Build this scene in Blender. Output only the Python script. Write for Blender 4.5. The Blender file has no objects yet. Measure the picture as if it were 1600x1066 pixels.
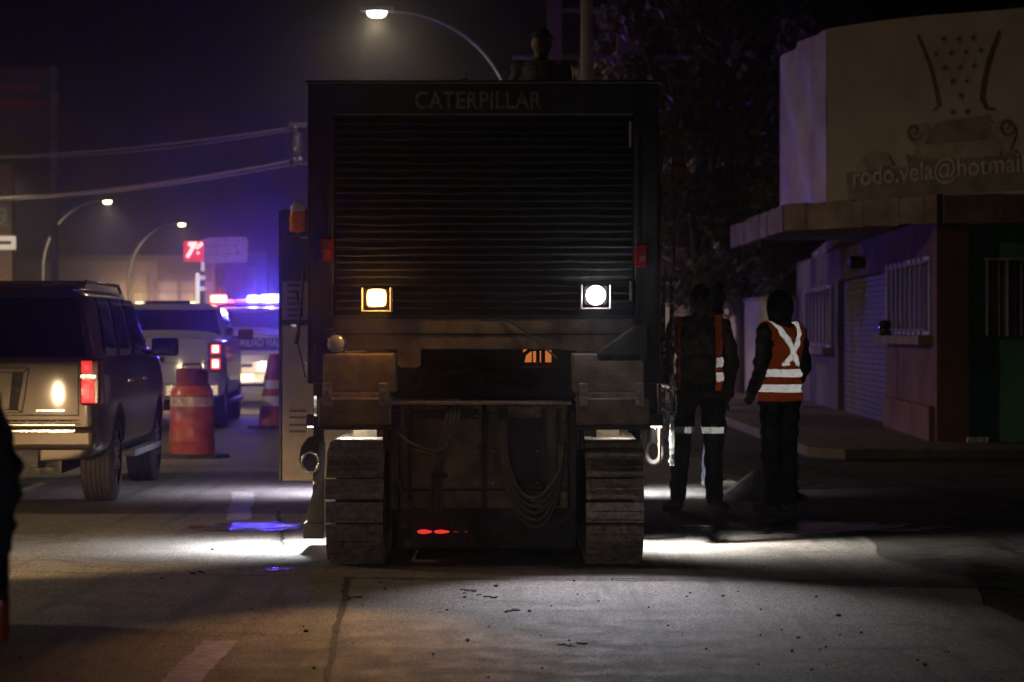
import bpy, bmesh, math, random
import numpy as np
from mathutils import Vector, Matrix

random.seed(7)
R = math.radians
SC = bpy.context.scene
COL = SC.collection

# ---------------------------------------------------------------- camera, world, exposure
CAM_H = 1.45
cam = bpy.data.cameras.new('camera')
cam.lens = 85; cam.sensor_width = 36; cam.clip_end = 2000; cam.clip_start = 0.1
cam.shift_y = -12 / 1600
cam.dof.use_dof = True; cam.dof.focus_distance = 14.8; cam.dof.aperture_fstop = 3.6
camo = bpy.data.objects.new('camera', cam); COL.objects.link(camo)
camo.location = (0, 0, CAM_H); camo.rotation_euler = (R(90), 0, 0)
SC.camera = camo
W = bpy.data.worlds.new('World'); SC.world = W; W.use_nodes = True
nt = W.node_tree
sky = nt.nodes.new('ShaderNodeTexSky'); sky.sky_type = 'NISHITA'; sky.sun_disc = False
sky.sun_elevation = R(-4); sky.sun_rotation = R(200); sky.dust_density = 4
bg = nt.nodes['Background']; bg.inputs['Strength'].default_value = 0.0005
nt.links.new(sky.outputs[0], bg.inputs['Color'])
SC.view_settings.view_transform = 'Standard'; SC.view_settings.look = 'None'
SC.view_settings.exposure = 0; SC.view_settings.gamma = 1
SC.render.engine = 'CYCLES'
SC.cycles.use_denoising = True
try: SC.cycles.denoiser = 'OPENIMAGEDENOISE'
except Exception: pass
SC.cycles.max_bounces = 6; SC.cycles.volume_bounces = 1
SC.cycles.sample_clamp_indirect = 4
SC.cycles.use_light_tree = True

F = 1600 * 85 / 36
def at(px, py, Y):
    return Vector(((px - 800) / F * Y, Y, CAM_H - (py - 521) / F * Y))

# ---------------------------------------------------------------- lights (values in one place)
P_STREET = 1100; P_FAR = 2200; P_NEAR = 7400
P_REAR_WARM = 190; P_REAR_WHITE = 300
P_SIDE = 480
P_BLUE = 270; P_RED = 90
P_HEAD = 500
HAZE = 0.0019

def lamp(kind, loc, power, color, target=None, angle=60, blend=0.5, radius=0.05, parent=None, sx=1, sy=1, name='lamp_light'):
    L = bpy.data.lights.new(name, kind); L.energy = power; L.color = color
    L.shadow_soft_size = radius
    if kind == 'SPOT': L.spot_size = R(angle); L.spot_blend = blend
    o = bpy.data.objects.new(name, L); COL.objects.link(o); o.location = loc
    if target is not None:
        d = Vector(target) - Vector(loc)
        o.rotation_euler = d.to_track_quat('-Z', 'Y').to_euler()
    o.scale = (sx, sy, 1)
    if parent: o.parent = parent
    return o

# ---------------------------------------------------------------- materials
MATS = {}
def mat(name, col, rough=0.6, metal=0.0, var=0.25, scale=6.0, bump=0.0, bscale=40.0, emit=None, es=0.0, coat=0.0, rvar=0.15, spec=0.5, trans=0.0, col2=None):
    if name in MATS: return MATS[name]
    m = bpy.data.materials.new(name); m.use_nodes = True; MATS[name] = m
    n = m.node_tree.nodes; l = m.node_tree.links
    b = n['Principled BSDF']
    b.inputs['Metallic'].default_value = metal
    b.inputs['Coat Weight'].default_value = coat; b.inputs['Coat Roughness'].default_value = 0.06
    b.inputs['Specular IOR Level'].default_value = spec
    b.inputs['Transmission Weight'].default_value = trans
    tc = n.new('ShaderNodeTexCoord')
    nz = n.new('ShaderNodeTexNoise'); nz.inputs['Scale'].default_value = scale; nz.inputs['Detail'].default_value = 8; nz.inputs['Roughness'].default_value = 0.65
    l.new(tc.outputs['Object'], nz.inputs['Vector'])
    cr = n.new('ShaderNodeValToRGB')
    c2 = col2 or tuple(c * (1 - var) for c in col)
    c1 = tuple(min(1, c * (1 + var)) for c in col) if not col2 else col
    cr.color_ramp.elements[0].position = 0.35; cr.color_ramp.elements[1].position = 0.65
    cr.color_ramp.elements[0].color = (*c2, 1); cr.color_ramp.elements[1].color = (*c1, 1)
    l.new(nz.outputs['Fac'], cr.inputs['Fac']); l.new(cr.outputs['Color'], b.inputs['Base Color'])
    mr = n.new('ShaderNodeMapRange'); mr.inputs['From Min'].default_value = 0.3; mr.inputs['From Max'].default_value = 0.7
    mr.inputs['To Min'].default_value = max(0.02, rough - rvar); mr.inputs['To Max'].default_value = min(1, rough + rvar)
    nz2 = n.new('ShaderNodeTexNoise'); nz2.inputs['Scale'].default_value = scale * 2.7; nz2.inputs['Detail'].default_value = 5
    l.new(tc.outputs['Object'], nz2.inputs['Vector'])
    l.new(nz2.outputs['Fac'], mr.inputs['Value']); l.new(mr.outputs[0], b.inputs['Roughness'])
    if bump:
        nb = n.new('ShaderNodeTexNoise'); nb.inputs['Scale'].default_value = bscale; nb.inputs['Detail'].default_value = 6
        l.new(tc.outputs['Object'], nb.inputs['Vector'])
        bp = n.new('ShaderNodeBump'); bp.inputs['Strength'].default_value = bump; bp.inputs['Distance'].default_value = 0.02
        l.new(nb.outputs['Fac'], bp.inputs['Height']); l.new(bp.outputs[0], b.inputs['Normal'])
    if emit:
        b.inputs['Emission Color'].default_value = (*emit, 1); b.inputs['Emission Strength'].default_value = es
    return m

def retro_mat(col=(0.9, 0.92, 0.95), rough=.19):
    # glass-bead tape: sends light back the way it came (glossy lobe about the incoming direction)
    m = bpy.data.materials.new('reflective_tape'); m.use_nodes = True
    n = m.node_tree.nodes; l = m.node_tree.links
    b = n['Principled BSDF']; b.inputs['Base Color'].default_value = (0.75, 0.77, 0.8, 1); b.inputs['Roughness'].default_value = 0.5
    g = n.new('ShaderNodeBsdfGlossy'); g.inputs['Color'].default_value = (*col, 1); g.inputs['Roughness'].default_value = rough
    ge = n.new('ShaderNodeNewGeometry'); l.new(ge.outputs['Incoming'], g.inputs['Normal'])
    nz = n.new('ShaderNodeTexNoise'); nz.inputs['Scale'].default_value = 22; nz.inputs['Detail'].default_value = 6
    mx = n.new('ShaderNodeMixShader'); mr = n.new('ShaderNodeMapRange')
    mr.inputs['From Min'].default_value = 0.35; mr.inputs['From Max'].default_value = 0.6; mr.inputs['To Min'].default_value = 0.68; mr.inputs['To Max'].default_value = 0.95
    l.new(nz.outputs['Fac'], mr.inputs['Value']); l.new(mr.outputs[0], mx.inputs['Fac'])
    l.new(b.outputs[0], mx.inputs[1]); l.new(g.outputs[0], mx.inputs[2])
    l.new(mx.outputs[0], n['Material Output'].inputs['Surface'])
    return m
RETRO = retro_mat()

def ground_mat(name, dark, light, rlo, rhi, wet=0.5, grain=0.35):
    m = bpy.data.materials.new(name); m.use_nodes = True
    n = m.node_tree.nodes; l = m.node_tree.links; b = n['Principled BSDF']
    tc = n.new('ShaderNodeTexCoord')
    def noise(s, d=8, r=0.6, dist=0.0):
        z = n.new('ShaderNodeTexNoise'); z.inputs['Scale'].default_value = s; z.inputs['Detail'].default_value = d
        z.inputs['Roughness'].default_value = r; z.inputs['Distortion'].default_value = dist
        l.new(tc.outputs['Object'], z.inputs['Vector']); return z
    big = noise(0.55, 10, 0.62, 0.6); mid = noise(4.5, 10, 0.7); fine = noise(85, 4, 0.75); stain = noise(1.3, 6, 0.6, 1.5)
    def mix(a, bb, f, mode='MIX'):
        x = n.new('ShaderNodeMix'); x.data_type = 'RGBA'; x.blend_type = mode
        for sock, v in ((0, f), (6, a), (7, bb)):
            if hasattr(v, 'type'): l.new(v, x.inputs[sock])
            elif isinstance(v, (int, float)): x.inputs[sock].default_value = v
            else: x.inputs[sock].default_value = (*v, 1)
        return x.outputs[2]
    def ramp(src, a, c):
        r = n.new('ShaderNodeMapRange'); r.inputs['From Min'].default_value = a; r.inputs['From Max'].default_value = c
        l.new(src, r.inputs['Value']); return r.outputs[0]
    c = mix(dark, light, ramp(big.outputs['Fac'], 0.36, 0.62))
    c = mix(c, tuple(x * 0.55 for x in dark), ramp(stain.outputs['Fac'], 0.56, 0.72))
    c = mix(c, mid.outputs['Fac'], 0.08, 'OVERLAY')
    fr = ramp(fine.outputs['Fac'], 0.40, 0.60)
    c = mix(c, fr, min(1, grain), 'OVERLAY')
    mp = n.new('ShaderNodeMapping'); mp.inputs['Scale'].default_value = (5.0, 0.35, 1); mp.inputs['Rotation'].default_value = (0, 0, 0.03)
    l.new(tc.outputs['Object'], mp.inputs['Vector']); tm = noise(1.0, 6, 0.6); l.new(mp.outputs[0], tm.inputs['Vector'])
    c = mix(c, tuple(x * 0.6 for x in dark), ramp(tm.outputs['Fac'], 0.53, 0.70))
    l.new(c, b.inputs['Base Color'])
    rr = n.new('ShaderNodeMapRange'); rr.inputs['From Min'].default_value = 0.36; rr.inputs['From Max'].default_value = 0.6
    rr.inputs['To Min'].default_value = rlo; rr.inputs['To Max'].default_value = rhi
    l.new(mid.outputs['Fac'], rr.inputs['Value']); l.new(rr.outputs[0], b.inputs['Roughness'])
    bp = n.new('ShaderNodeBump'); bp.inputs['Strength'].default_value = 0.7; bp.inputs['Distance'].default_value = 0.004
    l.new(fine.outputs['Fac'], bp.inputs['Height'])
    bp2 = n.new('ShaderNodeBump'); bp2.inputs['Strength'].default_value = 0.03; bp2.inputs['Distance'].default_value = 0.02
    l.new(mid.outputs['Fac'], bp2.inputs['Height']); l.new(bp.outputs[0], bp2.inputs['Normal'])
    l.new(bp2.outputs[0], b.inputs['Normal'])
    return m

def em(name, col, s):
    return mat(name, tuple(min(.8, c) for c in col), 0.3, emit=col, es=s, var=0.05)

M_YEL = mat('worn_yellow_paint', (0.36, 0.26, 0.155), 0.65, 0.0, 0.3, 7, 0.2, 30, col2=(0.13, 0.10, 0.07))
M_GREY = mat('dark_machine_paint', (0.024, 0.022, 0.023), 0.55, 0.1, 0.35, 6, 0.12, 30)
M_BLK = mat('black_steel', (0.03, 0.028, 0.027), 0.5, 0.3, 0.3, 8, 0.1)
M_STEEL = mat('worn_steel', (0.56, 0.48, 0.41), 0.5, 0.35, 0.35, 24, 0.35, 45, col2=(0.24, 0.195, 0.16))
M_RUB = mat('rubber', (0.03, 0.03, 0.03), 0.7, 0, 0.2, 12, 0.1)
M_HOSE = mat('hose_rubber', (0.10, 0.085, 0.07), 0.45, 0, 0.2, 12)
M_CHROME = mat('bright_metal', (0.7, 0.68, 0.65), 0.22, 1.0, 0.1, 10)
M_GLASS = mat('tinted_glass', (0.004, 0.004, 0.006), 0.04, 0, 0.05, 3, rvar=0.02, spec=0.4)
M_LETTER = mat('faded_lettering', (0.30, 0.28, 0.25), 0.7, 0, 0.35, 14, col2=(.09, .085, .08))
M_WHITE = mat('white_paint', (0.72, 0.71, 0.69), 0.4, 0, 0.08, 4)
M_REDREF = mat('red_lens', (0.13, 0.006, 0.008), 0.12, 0, 0.2, 30, coat=0.6)
M_AMBER = mat('amber_lens', (0.6, 0.13, 0.01), 0.15, 0, 0.2, 20, coat=0.6)
M_GALV = mat('galvanised_pole', (0.22, 0.21, 0.20), 0.5, 0.4, 0.12, 3)
M_CONC = mat('pole_concrete', (0.30, 0.27, 0.24), 0.85, 0, 0.25, 3, 0.3)
M_CLR = mat('clear_lens', (0.5, 0.5, 0.52), 0.08, 0.3, 0.1, 10, coat=0.8)

# ---------------------------------------------------------------- mesh helpers
class MB:
    def __init__(s): s.v = []; s.f = []
    def add(s, vs, fs):
        k = len(s.v); s.v += [tuple(p) for p in vs]; s.f += [tuple(i + k for i in f) for f in fs]; return s
    def box(s, x0, x1, y0, y1, z0, z1):
        return s.add([(x0,y0,z0),(x1,y0,z0),(x1,y1,z0),(x0,y1,z0),(x0,y0,z1),(x1,y0,z1),(x1,y1,z1),(x0,y1,z1)],
                     [(0,3,2,1),(4,5,6,7),(0,1,5,4),(1,2,6,5),(2,3,7,6),(3,0,4,7)])
    def obox(s, c, size, rot=Matrix.Identity(3)):
        hx, hy, hz = (q / 2 for q in size); c = Vector(c)
        pts = [(-hx,-hy,-hz),(hx,-hy,-hz),(hx,hy,-hz),(-hx,hy,-hz),(-hx,-hy,hz),(hx,-hy,hz),(hx,hy,hz),(-hx,hy,hz)]
        return s.add([c + rot @ Vector(p) for p in pts], [(0,3,2,1),(4,5,6,7),(0,1,5,4),(1,2,6,5),(2,3,7,6),(3,0,4,7)])
    def ring(s, pts, radii, n=10, caps=True, up=None):
        pts = [Vector(p) for p in pts]; vs = []; fs = []
        prev = None
        for i, p in enumerate(pts):
            d = (pts[min(i + 1, len(pts) - 1)] - pts[max(i - 1, 0)]).normalized()
            if prev is None:
                a = d.orthogonal().normalized()
            else:
                a = (prev - d * prev.dot(d)); a = a.normalized() if a.length > 1e-6 else d.orthogonal().normalized()
            prev = a; b = d.cross(a)
            r = radii[i] if isinstance(radii, (list, tuple)) else radii
            for k in range(n):
                t = 2 * math.pi * k / n
                vs.append(p + a * (r * math.cos(t)) + b * (r * math.sin(t)))
        for i in range(len(pts) - 1):
            for k in range(n):
                fs.append((i*n+k, i*n+(k+1)%n, (i+1)*n+(k+1)%n, (i+1)*n+k))
        if caps:
            fs.append(tuple(range(n))[::-1]); fs.append(tuple((len(pts)-1)*n+k for k in range(n)))
        return s.add(vs, fs)
    def cyl(s, p0, p1, r0, r1=None, n=16): return s.ring([p0, p1], [r0, r1 if r1 is not None else r0], n)
    def lathe(s, prof, n=24, c=(0,0,0), axis='z', sq=0.0):
        vs = []; fs = []; c = Vector(c)
        for r, h in prof:
            for k in range(n):
                t = 2 * math.pi * k / n
                a, b = r * math.cos(t), r * math.sin(t)
                vs.append(c + (Vector((a, b, h)) if axis == 'z' else Vector((h, a, b)) if axis == 'x' else Vector((a, h, b))))
        for i in range(len(prof) - 1):
            for k in range(n):
                fs.append((i*n+k, i*n+(k+1)%n, (i+1)*n+(k+1)%n, (i+1)*n+k))
        return s.add(vs, fs)
    def prism(s, poly, a, b, axis='y'):
        n = len(poly)
        def P(u, v, w): return (u, w, v) if axis == 'y' else (w, u, v) if axis == 'x' else (u, v, w)
        vs = [P(u, v, a) for u, v in poly] + [P(u, v, b) for u, v in poly]
        fs = [tuple(range(n)), tuple(range(n, 2*n))[::-1]] + [(i, (i+1)%n, n+(i+1)%n, n+i) for i in range(n)]
        return s.add(vs, fs)
    def mesh(s, name, recalc=True):
        me = bpy.data.meshes.new(name); me.from_pydata(s.v, [], s.f)
        if recalc:
            bm = bmesh.new(); bm.from_mesh(me); bmesh.ops.recalc_face_normals(bm, faces=bm.faces); bm.to_mesh(me); bm.free()
        me.update(); return me
    def build(s, name, m, parent=None, smooth=None, bevel=0.0, recalc=True, loc=None, segs=2):
        me = s.mesh(name, recalc)
        if m: me.materials.append(m)
        o = bpy.data.objects.new(name, me); COL.objects.link(o)
        if parent: o.parent = parent
        if loc is not None: o.location = loc
        if smooth:
            me.shade_smooth(); me.set_sharp_from_angle(angle=R(smooth))
        if bevel:
            bv = o.modifiers.new('bevel', 'BEVEL'); bv.width = bevel; bv.segments = segs; bv.limit_method = 'ANGLE'; bv.angle_limit = R(40)
        return o

def tag(o, label=None, cat=None, group=None, kind=None):
    if label: o['label'] = label
    if cat: o['category'] = cat
    if group: o['group'] = group
    if kind: o['kind'] = kind
    return o
def thing(name, loc, label, cat, rz=0.0, group=None):
    o = bpy.data.objects.new(name, None); COL.objects.link(o); o.location = loc; o.rotation_euler = (0, 0, rz)
    o.empty_display_size = 0.2
    return tag(o, label, cat, group)
def copy_tree(o, parent=None):
    c = o.copy(); COL.objects.link(c)
    if parent: c.parent = parent
    for ch in list(o.children): copy_tree(ch, c)
    return c
def evaluated(ob):
    dg = bpy.context.evaluated_depsgraph_get(); dg.update()
    return bpy.data.meshes.new_from_object(ob.evaluated_get(dg))
def text(body, size, m, parent, mw, name='lettering', ext=0.003, bold=0.0, spacing=1.0, sx=1.0, shear=0.0):
    cu = bpy.data.curves.new(name, 'FONT'); cu.body = body; cu.size = size; cu.extrude = ext; cu.offset = bold
    cu.space_character = spacing; cu.align_x = 'CENTER'; cu.shear = shear
    t = bpy.data.objects.new(name, cu); COL.objects.link(t)
    me = evaluated(t); bpy.data.objects.remove(t)
    o = bpy.data.objects.new(name, me); COL.objects.link(o)
    me.materials.clear(); me.materials.append(m)
    o.matrix_local = mw @ Matrix.Diagonal((sx, 1, 1, 1))
    if parent: o.parent = parent
    return o
def face_cam(loc, rz=0.0):          # text plane upright, reading from -y
    return Matrix.Translation(loc) @ Matrix.Rotation(rz, 4, 'Z') @ Matrix.Rotation(R(90), 4, 'X')

# ================================================================ SETTING
SL = -0.029                                  # the road runs slightly to the left of the lens axis
RZ = math.atan(0.029)
G_DIRT = ground_mat('wet_asphalt_ground', (0.030, 0.026, 0.023), (0.075, 0.064, 0.055), 0.35, 0.85)
G_ROAD = ground_mat('road_concrete', (0.15, 0.135, 0.122), (0.235, 0.212, 0.19), 0.70, 0.88, grain=0.85)
G_PAVE = ground_mat('pavement_concrete', (0.11, 0.09, 0.072), (0.19, 0.16, 0.13), 0.6, 0.9)
def sheet(name, pts, z, m, kind='structure', div=0):
    mb = MB(); mb.add([(x, y, z) for x, y in pts], [tuple(range(len(pts)))])
    o = mb.build(name, m, recalc=False); tag(o, kind=kind); return o
tag(sheet('ground', [(-160, -30), (160, -30), (160, 330), (-160, 330)], 0, G_DIRT), 'dark damp asphalt ground beside the concrete road')
def redge(y): return 2.61 + SL * (y - 12.3)
# concrete road slab, its right edge broken and ragged
pts = []
y = -20.0
while y < 320:
    pts.append((redge(y) + random.uniform(-0.05, 0.05) + (0.10 * math.sin(y * 1.9) if y < 60 else 0), y)); y += 0.35 if y < 40 else 6
pts += [(-32, 320), (-32, -20)]
tag(sheet('road', pts, 0.004, G_ROAD), 'pale worn concrete road under the machine')
def strip(name, p0, p1, w, m, label, rag=0.35, z=0.008, n=None):
    p0 = Vector((*p0, 0)); p1 = Vector((*p1, 0)); L = (p1 - p0).length; d = (p1 - p0) / L; nn = Vector((-d.y, d.x, 0))
    n = n or max(6, int(L / 0.12)); mb = MB(); vs = []; wob = 0
    for i in range(n + 1):
        wob = 0.85 * wob + random.uniform(-1, 1) * w * rag * 0.5
        c = p0 + d * (L * i / n) + nn * wob
        a = w * 0.5 * (1 + random.uniform(-rag, rag)); b = w * 0.5 * (1 + random.uniform(-rag, rag))
        vs += [(c + nn * a)[:2] + (z,), (c - nn * b)[:2] + (z,)]
    mb.add(vs, [(2*i, 2*i+1, 2*i+3, 2*i+2) for i in range(n)])
    o = mb.build(name, m); tag(o, label, kind='structure'); return o
M_TAR = mat('joint_tar', (0.018, 0.016, 0.015), 0.85, 0, 0.4, 14, 0.4, 60)
strip('road_joint', (-0.72, 9.2), (-0.975, 14.25), 0.032, M_TAR, 'black tar joint running up the road to the machine', 0.3)
strip('road_joint', (-1.0, 14.25), (2.5, 14.05), 0.035, M_TAR, 'thin tar joint crossing the road behind the machine', 0.6, z=0.012)
strip('road_joint', (-4.8, 14.9), (-1.15, 14.35), 0.02, M_TAR, 'hairline tar joint crossing the left lane', 0.6)
strip('road_joint', (-1.9, 19.6), (-1.55, 16.2), 0.03, M_TAR, 'short dark crack in the lane by the puddle', 0.7)
strip('road_joint', (-1.0, 9.35), (2.4, 9.15), 0.03, M_TAR, 'thin tar joint across the road nearest the camera', 0.6, z=0.012)
M_DASH = mat('worn_lane_paint', (0.52, 0.50, 0.46), 0.6, 0, 0.3, 12, 0.2, 60, col2=(0.24, 0.22, 0.2))
strip('lane_dash', (-1.385, 8.2), (-1.365, 11.35), 0.165, M_DASH, 'worn white lane dash nearest the camera', 0.06, n=40)
strip('lane_dash', (-2.12, 18.7), (-2.45, 22.0), 0.19, M_DASH, 'worn white lane dash beside the dark silver car', 0.08, n=40)
# raised pavement in front of the shops
mb = MB(); mb.prism([(2.9, 90), (3.45, 28.2), (3.8, 27.6), (30, 27.2), (30, 90)], 0.0, 0.13, 'z')
tag(mb.build('pavement', G_PAVE, bevel=0.02), 'dusty raised pavement in front of the corner shop', kind='structure')
# puddles: thin ragged sheets of water
def puddle(cx, cy, rx, ry, label, seed, z=0.010):
    o = MB().add([(-1, -1, 0), (1, -1, 0), (1, 1, 0), (-1, 1, 0)], [(0, 1, 2, 3)]).build('puddle', M_WATER, recalc=False)
    o.location = (cx, cy, z + seed * 2e-5); o.scale = (rx, ry, 1); tag(o, label, kind='structure')
M_WATER = bpy.data.materials.new('puddle_water'); M_WATER.use_nodes = True
_n = M_WATER.node_tree.nodes; _l = M_WATER.node_tree.links; _b = _n['Principled BSDF']
_b.inputs['Base Color'].default_value = (0.02, 0.018, 0.016, 1); _b.inputs['Roughness'].default_value = 0.06
_b.inputs['Specular IOR Level'].default_value = 0.9
_nz = _n.new('ShaderNodeTexNoise'); _nz.inputs['Scale'].default_value = 20; _nz.inputs['Detail'].default_value = 4
_tc = _n.new('ShaderNodeTexCoord')
_bp = _n.new('ShaderNodeBump'); _bp.inputs['Strength'].default_value = 0.8; _bp.inputs['Distance'].default_value = 0.02
_l.new(_nz.outputs['Fac'], _bp.inputs['Height']); _l.new(_bp.outputs[0], _b.inputs['Normal'])
_ge = _n.new('ShaderNodeNewGeometry')
_l.new(_ge.outputs['Position'], _nz.inputs['Vector'])
# the film breaks up into ragged pools towards its rim
_ed = _n.new('ShaderNodeTexNoise'); _ed.inputs['Scale'].default_value = 4.5; _ed.inputs['Detail'].default_value = 7; _ed.inputs['Roughness'].default_value = .62; _l.new(_ge.outputs['Position'], _ed.inputs['Vector'])
_ln = _n.new('ShaderNodeVectorMath'); _ln.operation = 'LENGTH'; _l.new(_tc.outputs['Object'], _ln.inputs[0])
_ma = _n.new('ShaderNodeMath'); _ma.operation = 'MULTIPLY_ADD'; _l.new(_ed.outputs['Fac'], _ma.inputs[0]); _ma.inputs[1].default_value = 2.6; _ma.inputs[2].default_value = -.42
_sb = _n.new('ShaderNodeMath'); _sb.operation = 'SUBTRACT'; _l.new(_ma.outputs[0], _sb.inputs[0]); _l.new(_ln.outputs['Value'], _sb.inputs[1])
_mp = _n.new('ShaderNodeMapRange'); _mp.inputs['From Min'].default_value = .05; _mp.inputs['From Max'].default_value = .40; _l.new(_sb.outputs[0], _mp.inputs['Value'])
_l.new(_mp.outputs[0], _b.inputs['Alpha'])
puddle(-1.86, 18.05, .60, .55, 'broken puddle beside the machine reflecting purple light', 3)
puddle(-1.45, 14.8, 0.16, 0.13, 'small puddle in the left lane', 5)
puddle(2.95, 12.6, 0.35, 3.2, 'long gutter puddle along the right road edge', 12)
puddle(2.2, 18.0, 1.1, 0.7, 'dark wet patch in front of the two workers', 13)
# dirt heap behind the worker and bits of rubble on the road
mb = MB(); rnd = random.Random(4)
n = 20; vs = [(0, 0, 0.28)]
for ring, (rr, zz) in enumerate(((0.09, 0.19), (0.2, 0.09), (0.36, 0.0))):
    for k in range(n):
        t = 2 * math.pi * k / n; q = rr * rnd.uniform(0.85, 1.15); vs.append((q*1.3*math.cos(t), q*math.sin(t), zz))
mb.add(vs, [(0, k+1, (k+1)%n+1) for k in range(n)] + [(r*n+k+1, (r+1)*n+k+1, (r+1)*n+(k+1)%n+1, r*n+(k+1)%n+1) for r in range(2) for k in range(n)])
tag(mb.build('dirt_heap', mat('pale_dirt', (0.20, 0.17, 0.14), 0.95, 0, 0.3, 8, 0.8, 25), smooth=60, loc=(2.17, 21.3, 0)), 'low pale heap of dirt behind the worker seen from the back', 'dirt heap')
rnd = random.Random(21)
mb = MB()
for i in range(110):
    if i < 60: x, y = rnd.uniform(-0.9, 2.3), rnd.uniform(9.2, 14)
    else: x, y = rnd.uniform(-2.6, 2.2), rnd.uniform(8.8, 17)
    s = rnd.choice((0.003, 0.004, 0.005, 0.006, 0.009)) * rnd.uniform(.7, 1.3)
    rot = Matrix.Rotation(rnd.uniform(0, 6), 3, 'Z') @ Matrix.Rotation(rnd.uniform(0, 6), 3, 'X')
    mb.obox((x, y, 0.006 + s * .25), (s * 2, s * 1.3, s), rot)
for cx, cy in ((-.25, 13.55), (0.0, 12.6), (-.14, 13.3), (.28, 11.2), (-.85, 13.2), (-1.9, 14.6)):
    for k in range(7):
        s = rnd.uniform(.004, .013); mb.obox((cx + rnd.gauss(0, .025), cy + rnd.gauss(0, .06), .007), (s*2, s*2.6, s*.7), Matrix.Rotation(rnd.uniform(0, 6), 3, 'Z'))
tag(mb.build('rubble', mat('rubble_crumbs', (0.05, 0.043, 0.038), 0.8, 0, 0.4, 40)), 'dark crumbs and clods scattered on the concrete road', kind='stuff')

# ================================================================ MILLING MACHINE
YR = 15.0; S0 = F / YR; CX = 756
def mx(px): return (px - CX) / S0
def mz(py): return CAM_H - (py - 521) / S0
mach = thing('milling_machine', ((CX - 800) / S0, YR, 0), 'big tracked road milling machine seen from behind, louvred rear door and two work lamps', 'milling machine')
# hull
mb = MB(); mb.box(-1.02, 1.02, 0.13, 5.6, 1.36, 2.93); mb.box(-1.0, 1.0, 0.9, 5.6, 0.95, 1.36); mb.box(-0.95, 0.95, 5.6, 6.6, 1.0, 2.2)
mb.build('hull', M_YEL, mach, bevel=0.03)
# rear frame: posts and header
mb = MB()
mb.box(mx(480), mx(521), 0.0, 0.16, mz(600), mz(131)); mb.box(mx(991), mx(1030), 0.0, 0.16, mz(600), mz(131))
mb.box(mx(521), mx(991), 0.0, 0.16, mz(180), mz(131))
mb.box(mx(480) - .012, mx(1030) + .012, -0.03, 0.3, mz(131), mz(126))
mb.build('rear_frame', M_GREY, mach, bevel=0.012)
for a, b, o_, p, q in ((484, 489, -.008, 590, 140), (1021, 1026, -.008, 590, 140), (511.5, 514.5, -.012, 492, 186), (995.5, 998.5, -.012, 492, 186)):
    MB().box(mx(a), mx(b), o_, 0.0, mz(p), mz(q)).build('frame_trim', M_GREY, mach)
text('CATERPILLAR', 0.150, M_LETTER, mach, face_cam((mx(746.5), -0.004, mz(169.5))), bold=0.0025, spacing=1.06, sx=0.82)
# louvred door
mb = MB(); n = 26; z0, z1 = mz(495), mz(183)
for i in range(n):
    h = (z1 - z0) / n; sec = []; jr = random.Random(i + 40)
    ks = 14; bend = [jr.gauss(0, .0016) for _ in range(ks + 1)]; big = jr.random() < .25; at_ = jr.uniform(0, 1)
    for k in range(ks + 1):
        u = k / ks; zc = z0 + h * (i + .5) + bend[k] + (-.012 * math.exp(-((u - at_) * 9) ** 2) if big else 0); yo = jr.gauss(0, .0015)
        sec.append([(mx(523) + (mx(989) - mx(523)) * u, y_ + yo, zc + h * q) for y_, q in ((.05, .42), (.012, -.30), (.012, -.42), (.028, -.42), (.075, .30), (.075, .42))])
    vs = [p for r_ in sec for p in r_]
    mb.add(vs, [(k*6+j, k*6+(j+1) % 6, (k+1)*6+(j+1) % 6, (k+1)*6+j) for k in range(ks) for j in range(6)] + [tuple(range(6)), tuple(ks*6+j for j in range(6))])
mb.box(mx(522), mx(990), 0.085, 0.115, z0, z1)
lou = mb.build('louvre_door', M_GREY, mach)
for a, b in ((190, 230), (440, 470)): MB().cyl((mx(985), -0.02, mz(a)), (mx(985), -0.02, mz(b)), .010).build('hinge', M_STEEL, lou, smooth=40)
# lower rear panel with a tab at the left and a notch
poly = [(521,496),(991,496),(991,512),(952,540),(935,552),(872,546),(662,546),(657,546),(657,571),(651,575),(627,575),(621,571),(621,546),(521,546)]
mb = MB(); mb.prism([(mx(a), mz(b)) for a, b in poly], 0.02, 0.06, 'y'); mb.build('lower_panel', M_YEL, mach, bevel=0.006)
mb = MB(); mb.box(mx(523), mx(989), 0.008, 0.02, mz(524), mz(521)); mb.box(mx(523), mx(989), 0.006, 0.02, mz(499), mz(494))
mb.build('panel_seam', M_GREY, mach)
# corner box at the right
mb = MB(); mb.prism([(mx(930), mz(552)), (mx(990), mz(508)), (mx(1012), mz(508)), (mx(1012), mz(566)), (mx(930), mz(566))], -0.12, 0.02, 'y'); mb.build('corner_box', M_BLK, mach, bevel=0.01)
mb = MB(); mb.box(mx(493), mx(522), -0.06, 0.02, mz(590), mz(512)); mb.build('corner_box', M_BLK, mach, bevel=0.01)
# dark engine bay: walls round an opening
mb = MB(); mb.box(mx(600), mx(905), 0.75, 0.85, 0.7, 1.5); mb.box(mx(600), mx(905), 0.08, 0.75, mz(640), mz(628)); mb.build('engine_bay', M_BLK, mach)
mb = MB()
for (a, b, c, d, yy, r) in ((660,600,745,575,.3,.05),(760,590,840,600,.35,.06),(640,600,700,570,.25,.03)):
    mb.ring([(mx(a), yy, mz(b)), (mx((a+c)/2), yy-.05, mz((b+d)/2-6)), (mx(c), yy, mz(d))], r, 12)
mb.ring([(mx(700), .3, mz(562)), (mx(700), .45, mz(562))], .09, 20); mb.ring([(mx(700), .28, mz(562)), (mx(700), .3, mz(562))], .05, 20)
mb.box(mx(770), mx(880), .3, .5, mz(615), mz(575)); mb.box(mx(650), mx(700), .35, .55, mz(625), mz(600))
mb.build('engine_pipework', M_BLK, mach, smooth=40)
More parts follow.
